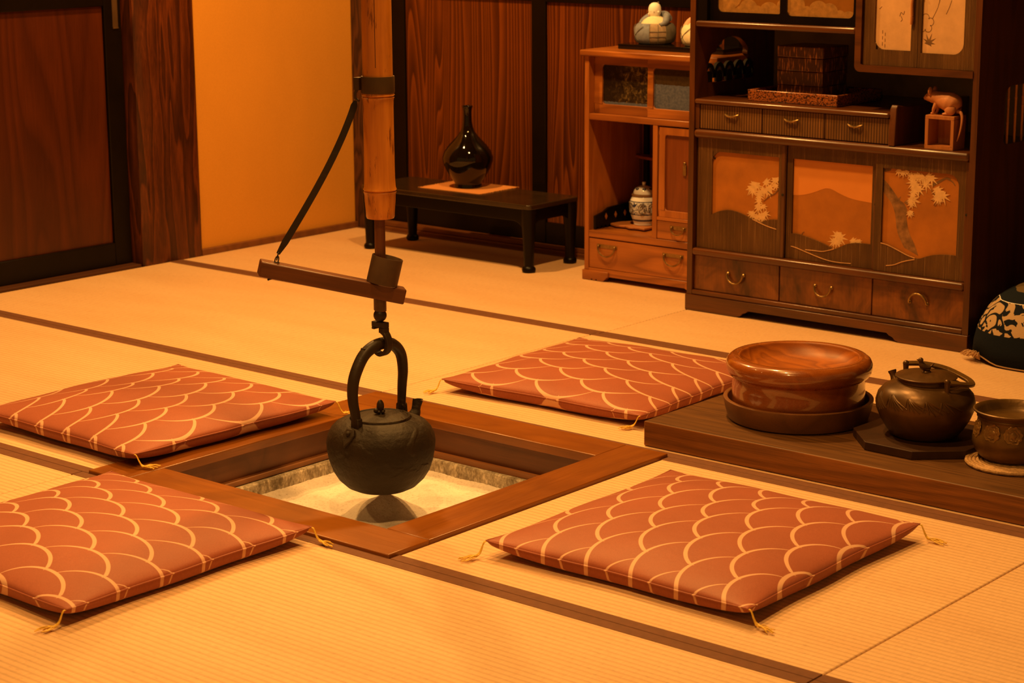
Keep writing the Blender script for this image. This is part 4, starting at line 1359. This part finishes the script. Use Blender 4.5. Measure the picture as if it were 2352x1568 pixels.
holeR = [(1.930, .556), (1.930, .680), (1.936, .692), (1.948, .700), (1.962, .7035), (2.14, .7035), (2.155, .692), (2.16, .676), (2.16, .556), (2.15, .546), (1.94, .546)]
window_panel(tx1 - PTK, ty0, ty1, .0475, HT, holeR, 'rosewood_z', 'side_panel')
# bamboo bars in the right window
for k, yy in enumerate((1.966, 2.010, 2.052, 2.094, 2.132)):
    x = tx1 - PTK / 2
    b = MB().lathe([(0, .544), (.0034, .544), (.0036, .60 + .02 * (k % 3)), (.0046, .603 + .02 * (k % 3)), (.0034, .606 + .02 * (k % 3)), (.0033, .664), (.0043, .667), (.0031, .670), (.0031, .705), (0, .705)], 14, (x, yy, 0))
    b.build('bamboo_bar', 'bamboo', ts)
# wave shaped openwork in the left window
for k in range(5):
    yc = 1.858 + k * .052
    b = MB()
    b.tube([(tx0 + PTK / 2, yc + .024 * math.cos(t), .680 + .038 * math.sin(t)) for t in [PI * i / 12 for i in range(13)]], 1.0, flat=(.013, .010), up=(1, 0, 0))
    b.prism([(yc - .014, .668)] + [(yc + .014 * math.cos(t), .682 + .019 * math.sin(t)) for t in [PI - PI * i / 10 for i in range(11)]] + [(yc + .014, .668)], 'YZ', tx0 + .004, tx0 + .014)
    b.build('wave_openwork', 'dark', ts)
IX0, IX1 = tx0 + PTK + 2e-4, tx1 - PTK - 2e-4
tpart('back_panel', 'back', (IX0, IX1, ty1 - .010, ty1 - .002, .0616, HT), bev=0)
tpart('top_board', 'rosewood', (tx0 - .01, tx1 + .01, ty0 - .012, ty1, HT + .0002, HT + .022), bev=.004)
tpart('door_rail', 'rosewood', (IX0, IX1, ty0 - .004, ty0 + .40, .1665, .1885), bev=.007)
tpart('counter_board', 'rosewood', (IX0, IX1, ty0 - .004, ty1 - .0101, .5145, .5395), bev=.009)
# burl drawers
for (x0, x1, xc, up) in ((IX0, -.128, -.277, -1), (-.127, .1765, .020, -1), (.1775, IX1, .323, 1)):
    d = tpart('burl_drawer', 'burl', (x0 + .001, x1 - .001, ty0 + .010, ty0 + .30, .0625, .1655))
    b = MB()
    w, dz_ = .027, .027
    zc = .1225 if up < 0 else .1150
    pts = [(xc - w * math.cos(t), ty0 + .003 - .004 * math.sin(t), zc + up * dz_ * math.sin(t)) for t in [PI * k / 16 for k in range(17)]]
    b.tube(pts, .0030, 10)
    for s in (-1, 1):
        b.lathe([(0, 0), (.0055, 0), (.0055, .003), (.003, .006), (0, .0065)], 14, M=Matrix.Translation((xc + s * w, ty0 + .0102, zc)) @ Matrix.Rotation(R(90), 4, 'X'))
    b.build('arc_handle', 'brass', d)

# painted sliding doors
def leaf_poly(cx, cz, r, rot):
    out = []
    for k in range(7):
        a = rot + R(-120 + 40 * k)
        ln = r * (1.0 if k == 3 else .92 if k in (2, 4) else .75 if k in (1, 5) else .5)
        out.append((cx + ln * math.sin(a), cz + ln * math.cos(a)))
        a2 = a + R(20)
        out.append((cx + r * .30 * math.sin(a2), cz + r * .30 * math.cos(a2)))
    return out
def ribbon(pts, w, taper=False):
    out_l, out_r = [], []
    n = len(pts)
    for i, p in enumerate(pts):
        a, c = pts[max(0, i - 1)], pts[min(n - 1, i + 1)]
        dx, dz = c[0] - a[0], c[1] - a[1]
        L_ = math.hypot(dx, dz) or 1
        ww = w if not taper else w * (1 - .7 * i / (n - 1))
        out_l.append((p[0] - dz / L_ * ww, p[1] + dx / L_ * ww))
        out_r.append((p[0] + dz / L_ * ww, p[1] - dx / L_ * ww))
    return out_l + out_r[::-1]
def clip(poly, x0, x1, z0, z1):
    def cl(P, f, g):
        out = []
        for i in range(len(P)):
            a, c = P[i - 1], P[i]
            ia, ic = f(a), f(c)
            if ia != ic:
                out.append(g(a, c))
            if ic:
                out.append(c)
        return out
    def ix(v):
        return lambda a, c: (v, a[1] + (c[1] - a[1]) * (v - a[0]) / (c[0] - a[0]))
    def iz(v):
        return lambda a, c: (a[0] + (c[0] - a[0]) * (v - a[1]) / (c[1] - a[1]), v)
    P = poly
    for f, g in ((lambda p: p[0] >= x0, ix(x0)), (lambda p: p[0] <= x1, ix(x1)), (lambda p: p[1] >= z0, iz(z0)), (lambda p: p[1] <= z1, iz(z1))):
        if len(P) < 3:
            return []
        P = cl(P, f, g)
    return P
YD = ty0 + .012      # door front
def painted_door(x0, x1, px0, px1, pz1, wave, round_l, round_r, decor, yoff):
    y = YD + yoff
    zb, zt = .1895, .5135
    d = MB()
    t0, t1 = y, y + .007
    d.box(x0, px0, t0, t1, zb, zt)
    d.box(px1, x1, t0, t1, zb, zt)
    d.box(px0, px1, t0, t1, pz1, zt)
    wv = sp2(wave, 6)
    # lower reeded hills
    d.prism([(wv[0][0], zb), (wv[-1][0], zb)] + wv[::-1], 'XZ', t0, t1)
    for (on_, cx_, sx) in ((round_l, px0, 1), (round_r, px1, -1)):
        if on_:
            rr_ = .032
            arc = [(cx_ + sx * (rr_ - rr_ * math.cos(t)), pz1 - rr_ + rr_ * math.sin(t)) for t in [PI / 2 * k / 8 for k in range(9)]]
            for p, q in zip(arc, arc[1:]):
                d.prism([(p[0], p[1]), (q[0], q[1]), (q[0], pz1), (p[0], pz1)], 'XZ', t0, t1)
    o = d.build('painted_door', 'reed', ts)
    e = MB()
    e.box(x1 - .012, x1 - .0005, y - .0015, y + .0072, zb, zt)
    e.build('door_edge', 'rosewood_z', o, bev=.001)
    kn = MB().lathe([(0, 0), (.0035, 0), (.0035, .002), (0, .0028)], 12, M=Matrix.Translation((x1 - .006, y - .0014, .372)) @ Matrix.Rotation(R(90), 4, 'X'))
    kn.build('door_stud', 'dark', o)
    pic = MB()
    mats = ['gold', 'gold_light', 'leaf', 'trunk', 'ink', 'hill_line', 'dark']
    yp = y + .0055
    pic.box(px0 - .004, px1 + .004, yp, yp + .004, .205, pz1 + .004)
    lay = [0]
    def P(mi, poly, dy=None):
        poly = clip(poly, px0, px1, .2, pz1)
        if len(poly) < 3:
            return
        lay[0] += 1
        dd_ = .0003 + .00004 * lay[0] if dy is None else dy
        pic.cur = mi
        pic.prism(poly, 'XZ', yp - dd_, yp - .00005)
    decor(P)
    pic.build('painted_panel', mats, o, smooth=False)
    ln = MB()
    return o, y
def hill_lines(parent, y, lines):
    b = MB()
    for ln in lines:
        pts = sp2(ln, 6)
        b.prism(ribbon(pts, .0013), 'XZ', y - .0008, y + .0005) if False else b.tube([(p[0], y - .0001, p[1]) for p in pts], .0013, 6)
    b.build('hill_line', 'hill_line', parent)
def leaves(P, c, n, spread, r, seed, mi=2):
    rr_ = random.Random(seed)
    for k in range(n):
        P(mi, leaf_poly(c[0] + rr_.uniform(-1, 1) * spread[0], c[1] + rr_.uniform(-1, 1) * spread[1], r * rr_.uniform(.8, 1.15), R(180) + rr_.uniform(-.9, .9)))
def dec1(P):
    for (cx_, cz_, n_, s_, r_) in ((-.226, .384, 4, (.010, .012), .026), (-.196, .372, 4, (.014, .016), .026), (-.165, .388, 4, (.020, .016), .024), (-.200, .338, 4, (.012, .012), .024), (-.222, .302, 3, (.012, .007), .026), (-.192, .305, 3, (.013, .007), .026), (-.150, .405, 3, (.012, .014), .022)):
        leaves(P, (cx_, cz_), n_, s_, r_, int(abs(cx_ * 1000)))
    P(4, ribbon(sp2([(-.138, .392), (-.152, .374), (-.172, .362), (-.192, .346)], 4), .0016, True))
    P(4, ribbon(sp2([(-.165, .368), (-.178, .376)], 4), .0011))
    P(6, [(-.363 + .003 * math.cos(t), .456 + .003 * math.sin(t)) for t in [2 * PI * k / 8 for k in range(8)]])
def dec2(P):
    P(1, [(-.1, .60), (-.1, .372)] + sp2([(-.1, .372), (-.07, .3745), (-.035, .384), (0, .398), (.015, .401), (.03, .399), (.06, .388), (.10, .378), (.165, .373)], 5) + [(.165, .60)])
    leaves(P, (.050, .262), 5, (.010, .016), .028, 5)
    leaves(P, (.118, .262), 3, (.018, .006), .02, 9)
    P(4, ribbon(sp2([(-.068, .256), (-.064, .266), (-.058, .270)], 4), .0009))
def dec3(P):
    P(3, sp2([(.190, .418), (.208, .398), (.225, .378), (.236, .352), (.241, .322), (.248, .296), (.268, .262)], 5) + sp2([(.312, .244), (.300, .272), (.284, .300), (.276, .322), (.272, .348), (.272, .368), (.262, .384), (.248, .392), (.232, .410), (.212, .432), (.190, .450)], 5))
    P(3, [(.238, .392), (.247, .388), (.252, .402)])
    P(3, [(.262, .386), (.272, .380), (.283, .396), (.270, .394)])
    P(3, [(.190, .466), (.200, .474), (.220, .477), (.218, .470), (.204, .466)])
    P(4, ribbon(sp2([(.345, .440), (.362, .450), (.386, .463), (.40, .462)], 4), .0045, True))
    P(4, ribbon(sp2([(.386, .463), (.405, .456), (.414, .446)], 4), .0012))
    P(4, ribbon(sp2([(.330, .452), (.318, .430), (.306, .405)], 4), .0018, True))
    P(4, ribbon(sp2([(.332, .440), (.350, .420), (.362, .400), (.356, .385)], 4), .0012))
    for (cx_, cz_, n_, s_, r_) in ((.290, .462, 4, (.02, .008), .024), (.312, .452, 4, (.016, .014), .026), (.298, .430, 4, (.014, .016), .026), (.283, .408, 4, (.014, .014), .025), (.330, .458, 3, (.014, .012), .025), (.286, .388, 2, (.01, .01), .022), (.372, .418, 6, (.014, .013), .026), (.278, .362, 2, (.008, .01), .019), (.255, .470, 3, (.014, .006), .02)):
        leaves(P, (cx_, cz_), n_, s_, r_, int(cx_ * 1000))
d1, y1 = painted_door(-.4195, -.1175, -.369, -.139, .4775, [(-.369, .291), (-.345, .302), (-.315, .309), (-.29, .3085), (-.26, .302), (-.225, .291), (-.200, .284), (-.185, .2905), (-.165, .296), (-.150, .2975), (-.139, .297)], True, False, dec1, .0)
hill_lines(d1, y1, [[(-.225, .291), (-.200, .283), (-.175, .276), (-.143, .270)]])
d2, y2 = painted_door(-.1165, .1795, -.0975, .160, .4765, [(-.0975, .262), (-.075, .262), (-.04, .256), (0, .246), (.03, .236), (.045, .233), (.06, .239), (.085, .251), (.11, .2565), (.135, .258), (.160, .258)], False, False, dec2, .009)
hill_lines(d2, y2, [[(-.05, .212), (-.02, .213), (.005, .214), (.025, .221), (.045, .232)], [(-.098, .217), (-.08, .214), (-.045, .203), (0, .187), (.03, .172), (.06, .164), (.08, .165), (.10, .1665)]] if False else [[(-.05, .220), (-.02, .2205), (.005, .221), (.025, .226), (.045, .233)], [(-.098, .225), (-.08, .222), (-.045, .213), (0, .202), (.03, .197), (.06, .1955), (.10, .197)]])
d3, y3 = painted_door(.1755, IX1 - .001, .1975, .428, .4765, [(.1975, .268), (.22, .264), (.25, .254), (.28, .243), (.305, .237), (.32, .238), (.34, .246), (.365, .253), (.39, .2565), (.41, .2575), (.428, .2575)], False, True, dec3, .0)
hill_lines(d3, y3, [[(.1975, .268), (.22, .264), (.25, .254), (.28, .243), (.305, .237)], [(.217, .2065), (.240, .211), (.265, .222), (.285, .2285), (.305, .2335)]])

# small reeded drawers above the counter
ZD0, ZD1 = .5397, .6130
for (x0, x1) in ((-.412, -.1965), (-.1955, .0095), (.0105, .2165)):
    d = tpart('small_drawer', 'reed_light', (x0 + .0008, x1 - .0008, ty0 + .008, ty0 + .26, ZD0 + .002, ZD1 - .001))
    xc = (x0 + x1) / 2 - .005 if x0 > -.4 else -.300
    b = MB()
    for s in (-1, 1):
        pts = spline([(xc, ty0 + .0035, .582), (xc + s * .009, ty0 + .0015, .5838), (xc + s * .017, ty0 + .003, .5862), (xc + s * .023, ty0 + .006, .5888)], 5)
        b.tube(pts, [.0022 + .0012 * math.sin(PI * i / 15) for i in range(16)], 8)
    b.ball((xc, ty0 + .0042, .5815), .0034, 10)
    b.build('twig_pull', 'brass', d)
tpart('drawer_side', 'rosewood_z', (IX0, -.4125, ty0 + .006, ty0 + .30, ZD0, ZD1 - .0005))
tpart('drawer_shelf', 'rosewood', (IX0, .2165, ty0 - .002, ty1 - .0101, .6132, .6280), bev=.006)
pts = [(ty0 - .002, ZD0), (ty0 + .004, .640), (ty0 + .012, .650), (ty0 + .022, .648), (ty0 + .06, .643), (ty1 - .011, .642), (ty1 - .011, ZD0)]
MB().prism(pts, 'YZ', .2169, .2365).build('shelf_end', 'rosewood_z', ts, bev=.002)
# upper sliding doors with brown gold glass
tpart('upper_shelf', 'rosewood', (IX0, .1040, ty0 - .002, ty1 - .0101, .8350, .8530), bev=.006)
def cloud_door(x0, x1, y, gx0, gx1, gz0, clouds):
    d = MB()
    zb, zt = .8532, 1.18
    d.box(x0, gx0, y, y + .012, zb, zt)
    d.box(gx1, x1, y, y + .012, zb, zt)
    d.box(gx0, gx1, y, y + .012, zb, gz0)
    d.box(gx0, gx1, y, y + .012, zt - .03, zt)
    for (cx_, sx) in ((gx0, 1), (gx1, -1)):
        rr_ = .016
        arc = [(cx_ + sx * (rr_ - rr_ * math.cos(t)), gz0 + rr_ - rr_ * math.sin(t)) for t in [PI / 2 * k / 6 for k in range(7)]]
        for p, q in zip(arc, arc[1:]):
            d.prism([(p[0], p[1]), (q[0], q[1]), (q[0], gz0), (p[0], gz0)], 'XZ', y, y + .0119)
    o = d.build('glass_door', 'black_gloss', ts)
    pic = MB()
    pic.box(gx0 - .004, gx1 + .004, y + .005, y + .008, gz0 - .004, zt - .026)
    pic.cur = 1
    for i, (cx_, cz_, r_) in enumerate(clouds):
        poly = clip([(cx_ + r_ * math.cos(t), cz_ + r_ * .8 * math.sin(t)) for t in [2 * PI * k / 24 for k in range(24)]], gx0, gx1, gz0 - .003, 1.1)
        if len(poly) > 2:
            pic.prism(poly, 'XZ', y + .0046 - .00006 * i, y + .0051)
    pic.build('cloud_pane', ['gold_dim', 'cloud'], o, smooth=False)
cloud_door(-.3895, -.1335, ty0 + .020, -.364, -.1445, .8790, [(-.335, .925, .05), (-.300, .950, .03), (-.262, .893, .030), (-.235, .880, .026), (-.285, .878, .025), (-.335, .875, .035), (-.192, .886, .032), (-.162, .880, .024), (-.148, .905, .018)])
cloud_door(-.1445, .1035, ty0 + .006, -.1225, .0920, .8765, [(-.100, .908, .034), (-.118, .930, .03), (-.06, .886, .024), (-.022, .897, .030), (.012, .893, .028), (.045, .880, .022), (.075, .878, .022), (-.09, .878, .026)])
tpart('upper_frame', 'black', (IX0, -.3897, ty0 + .004, ty0 + .035, .8532, 1.20), (-.3897, .1038, ty0 + .004, ty0 + .035, 1.181, 1.20), bev=0)
tpart('upper_shelf_top', 'rosewood', (IX0, .1040, ty0, ty1 - .0101, 1.2002, 1.218), bev=.003)
# hanging cupboard on the right with paper panelled doors
hb = MB()
def rr_box(x0, x1, z0, z1, r, y0, y1):
    pts = [(x0, z1), (x0, z0 + r)] + [(x0 + r - r * math.cos(t), z0 + r - r * math.sin(t)) for t in [PI / 2 * k / 6 for k in range(1, 7)]] + [(x1, z0), (x1, z1)]
    return pts
outer = [(.1045, 1.22), (.1045, .752)] + [(.1045 + .017 - .017 * math.cos(t), .752 - .017 * math.sin(t)) for t in [PI / 2 * k / 6 for k in range(1, 7)]] + [(IX1, .735)]
inner = [(.1235, 1.22), (.1235, .757)] + [(.1235 + .004 * k / 6, .757 - .003 * k / 6) for k in range(1, 7)] + [(IX1, .7535)]
for i in range(len(outer) - 1):
    hb.prism([outer[i], outer[i + 1], inner[i + 1], inner[i]], 'XZ', ty0 - .003, ty1 - .0102)
hb.build('cupboard_shell', 'rosewood', ts, bev=0.0)
def paper_door(x0, x1, gx0, gx1, gz0, rl, rr2, decor, label):
    y = ty0 + .006
    zb, zt = .7545, 1.19
    d = MB()
    d.box(x0, gx0, y, y + .007, zb, zt)
    d.box(gx1, x1, y, y + .007, zb, zt)
    d.box(gx0, gx1, y, y + .007, zb, gz0)
    d.box(gx0, gx1, y, y + .007, zt - .05, zt)
    for (on_, cx_, sx) in ((rl, gx0, 1), (rr2, gx1, -1)):
        if on_:
            r_ = .030
            arc = [(cx_ + sx * (r_ - r_ * math.cos(t)), gz0 + r_ - r_ * math.sin(t)) for t in [PI / 2 * k / 8 for k in range(9)]]
            for p, q in zip(arc, arc[1:]):
                d.prism([(p[0], p[1]), (q[0], q[1]), (q[0], gz0), (p[0], gz0)], 'XZ', y, y + .007)
    o = d.build('paper_door', 'reed', ts)
    pic = MB()
    yp = y + .0045
    pic.box(gx0 - .004, gx1 + .004, yp, yp + .003, gz0 - .004, zt - .045)
    def P(poly):
        poly = clip(poly, gx0, gx1, gz0, 1.1)
        if len(poly) > 2:
            pic.cur = 1
            pic.prism(poly, 'XZ', yp - .0003, yp - .00005)
    decor(P)
    pic.build('paper_panel', ['paper', 'ink'], o, smooth=False)
    return o
def outline_blossom(P, cx_, cz_, r_):
    for k in range(5):
        a = 2 * PI * k / 5 + .3
        c = (cx_ + r_ * .62 * math.cos(a), cz_ + r_ * .62 * math.sin(a))
        arc = [(c[0] + r_ * .44 * math.cos(a - 1.9 + 3.8 * i / 8), c[1] + r_ * .44 * math.sin(a - 1.9 + 3.8 * i / 8)) for i in range(9)]
        P(ribbon(arc, .0008))
def decL(P):
    for (xx, zz) in ((.182, .808), (.182, .824), (.182, .840), (.190, .803), (.190, .818), (.190, .834)):
        P(ribbon([(xx, zz), (xx, zz + .009)], .0009))
    P(ribbon(sp2([(.232, .888), (.236, .898), (.243, .893), (.246, .902)], 4), .0009))
    P(ribbon(sp2([(.236, .888), (.240, .880), (.236, .874)], 4), .0008))
    P(ribbon(sp2([(.168, .93), (.174, .94), (.172, .952)], 4), .0009))
    P(ribbon(sp2([(.170, .905), (.177, .912)], 4), .0007))
def decR(P):
    outline_blossom(P, .310, .872, .024)
    P(leaf_poly(.322, .822, .026, R(20)))
    P(ribbon(sp2([(.352, .955), (.350, .935), (.345, .915)], 4), .0016, True))
    P(ribbon(sp2([(.345, .915), (.338, .900), (.33, .885)], 4), .0007))
    P(ribbon(sp2([(.385, .935), (.378, .915), (.370, .898)], 4), .0008))
pdl = paper_door(.1245, .2910, .1595, .2705, .7975, True, False, decL, '')
pdr = paper_door(.2920, IX1 - .001, .3015, .4270, .7940, False, True, decR, '')
b = MB()
b.tube([(.2745, ty0 + .002, .890), (.2735, ty0 + .001, .92), (.2750, ty0 + .002, .945)], [.0045, .0042, .004], 10)
b.tube([(.2735, ty0 + .001, .868), (.2745, ty0 + .002, .889)], [.004, .0048], 10)
b.build('bone_latch', 'masu', pdl)
b = MB()
b.lathe([(0, 0), (.0035, 0), (.0035, .002), (0, .003)], 12, M=Matrix.Translation((.2985, ty0 + .0058, .942)) @ Matrix.Rotation(R(90), 4, 'X'))
b.build('door_stud', 'dark', pdr)

# ------------------------------------------------------------------ things on the shelf
def shelf_tray():
    t = thing('lacquer_tray', 'square speckled red lacquer tray under the stacked bark box', 'tray', (-.1175, 1.936, .6294), 0)
    hw, hd, h = .1485, .124, .033
    b = MB()
    b.box(-hw, hw, -hd, hd, 0, .005)
    b.box(-hw, hw, -hd, -hd + .006, .005, h)
    b.box(-hw, hw, hd - .006, hd, .005, h)
    b.box(-hw, -hw + .006, -hd + .006, hd - .006, .005, h)
    b.box(hw - .006, hw, -hd + .006, hd - .006, .005, h)
    b.build('tray_body', 'speckle', t, bev=.0025)
    return t
shelf_tray()
bx = thing('tiered_box', 'square cherry bark box of stacked tiers standing in the lacquer tray', 'box', (-.129, 1.937, .6348), 0)
zz = 0
for i, h in enumerate((.042, .040, .038)):
    MB().box(-.0755, .0755, -.0680, .0680, zz + .0003, zz + h - .0003).build('box_tier', 'bark', bx, bev=.0025)
    zz += h
MB().box(-.0768, .0768, -.0692, .0692, zz + .0002, zz + .032).build('box_lid', 'bark', bx, bev=.003)
# masu and rat
ms = thing('wooden_measure', 'small square wooden measuring box lying on its side beneath the rat', 'measuring box', (.3648, 1.8170, .5408))
b = MB()
w, hgt, dep, th = .0425, .0905, .0325, .0095
b.box(-w, w, -dep, dep, 0, th)
b.box(-w, w, -dep, dep, hgt - th, hgt)
b.box(-w, -w + th, -dep, dep, th, hgt - th)
b.box(w - th, w, -dep, dep, th, hgt - th)
b.box(-w + th, w - th, dep - th, dep, th, hgt - th)
b.build('box_wall', 'masu', ms, bev=.0008)
rt = thing('rat_figurine', 'carved wooden rat figurine crouching on the small measuring box', 'figurine', (.3625, 1.8150, .6315))
# one continuous body grown along the spine
b = MB()
sp_ = spline([(-.062, 0, .0400), (-.054, 0, .0430), (-.040, 0, .0455), (-.024, 0, .0440), (-.006, 0, .0390), (.014, 0, .0340), (.030, 0, .0280), (.041, 0, .0190)], 5)
rads = []
ctrl = [.0040, .0095, .0160, .0172, .0225, .0272, .0250, .0115]
for i in range(len(sp_)):
    t = i / (len(sp_) - 1) * (len(ctrl) - 1)
    k = min(int(t), len(ctrl) - 2)
    rads.append(ctrl[k] + (ctrl[k + 1] - ctrl[k]) * (t - k))
b.tube(sp_, rads, 22)
b.ball((.024, -.016, .0165), .0165, 16, None, (1, .6, 1))
b.ball((.024, .016, .0165), .0165, 16, None, (1, .6, 1))
for s in (-1, 1):
    b.tube([(.020, s * .017, .006), (.004, s * .019, .0032)], [.0055, .0032], 10)
    b.tube(spline([(-.020, s * .010, .030), (-.026, s * .012, .016), (-.029, s * .011, .004)], 4), [.0075, .007, .0062, .0055, .005, .0045, .004, .0036, .0034], 10)
    b.ball((-.031, s * .011, .0032), .0040, 10, None, (1.4, .8, .7))
b.build('body', 'rat', rt, ang=80)
b = MB()
for s in (-1, 1):
    b.ball((-.0385, s * .0140, .0620), .0105, 14, None, (.45, .9, 1.1))
b.build('ear', 'rat', rt)
b = MB()
for s in (-1, 1):
    b.ball((-.0500, s * .0102, .0480), .0018, 8)
b.build('eye', 'dark', rt)
tl = spline([(.038, -.002, .012), (.048, -.004, .010), (.056, -.008, -.002), (.058, -.014, -.025), (.055, -.018, -.048), (.050, -.020, -.066)], 6)
MB().tube(tl, [.0055 - .004 * i / (len(tl) - 1) for i in range(len(tl))], 10).build('tail', 'rat', rt)

# ------------------------------------------------------------------ carpet draped over a low seat at the right
rg = thing('draped_rug', 'navy and cream carpet draped over a low mound beside the tall shelf', 'rug', (.815, 1.945, .0012))
N1, N2 = 72, 14
vs, fs = [], []
ax_, ay_ = .322, .275
def mound(phi, t):
    """phi around, t 0 at the hem .. 1 at the crown"""
    c, s = math.cos(phi), math.sin(phi)
    ex = 2 / 4.0
    x = ax_ * math.copysign(abs(c) ** ex, c)
    y = ay_ * math.copysign(abs(s) ** ex, s)
    sh = 1 - .46 * t ** 1.6
    z = .200 * (1 - (1 - t) ** 2.0) ** .75
    z0 = 0
    cor = max(0, -c * .7071 - s * .7071)      # front left corner
    flare = 1 + .035 * cor ** 6 * (1 - t) ** 2
    lift = .030 * max(0, -s) ** 2 * math.exp(-((x + .27) / .055) ** 2) * (1 - t) ** 3
    w = .004 * math.sin(5 * phi + 1) * (1 - t)
    return (x * sh * flare + w, y * sh * flare + w, max(.002, z + lift))
for j in range(N2 + 1):
    t = j / N2
    for i in range(N1):
        vs.append(mound(2 * PI * i / N1, t))
top_i = len(vs)
vs.append((0, 0, .205))
for j in range(N2):
    for i in range(N1):
        k = (i + 1) % N1
        fs.append((j * N1 + i, j * N1 + k, (j + 1) * N1 + k, (j + 1) * N1 + i))
for i in range(N1):
    fs.append((N2 * N1 + i, N2 * N1 + (i + 1) % N1, top_i))
o = MB().add(vs, fs).build('carpet', 'rug', rg, ang=80)
sm = o.modifiers.new('thick', 'SOLIDIFY')
sm.thickness = .008
sm.offset = -1
MB().tube([tuple(Vector(mound(2 * PI * i / N1, 0)) + Vector((0, 0, .002))) for i in range(N1)], .0018, 6, closed=True).build('hem_cord', 'rug_hem', rg)
b = MB()
fr = random.Random(2)
for k in range(46):
    a = R(225) + fr.uniform(-.16, .16)
    p = Vector(mound(a, 0))
    d = Vector((-.7 + fr.uniform(-.6, .7), -.7 + fr.uniform(-.6, .6), 0)).normalized()
    L_ = fr.uniform(.012, .034)
    b.tube(spline([(p.x, p.y, .008), tuple(p + d * L_ * .5 + Vector((0, 0, fr.uniform(.004, .014)))), tuple(p + d * L_ + Vector((0, 0, fr.uniform(.0, .004))))], 3), .0014, 5)
b.build('fringe', 'fringe', rg)
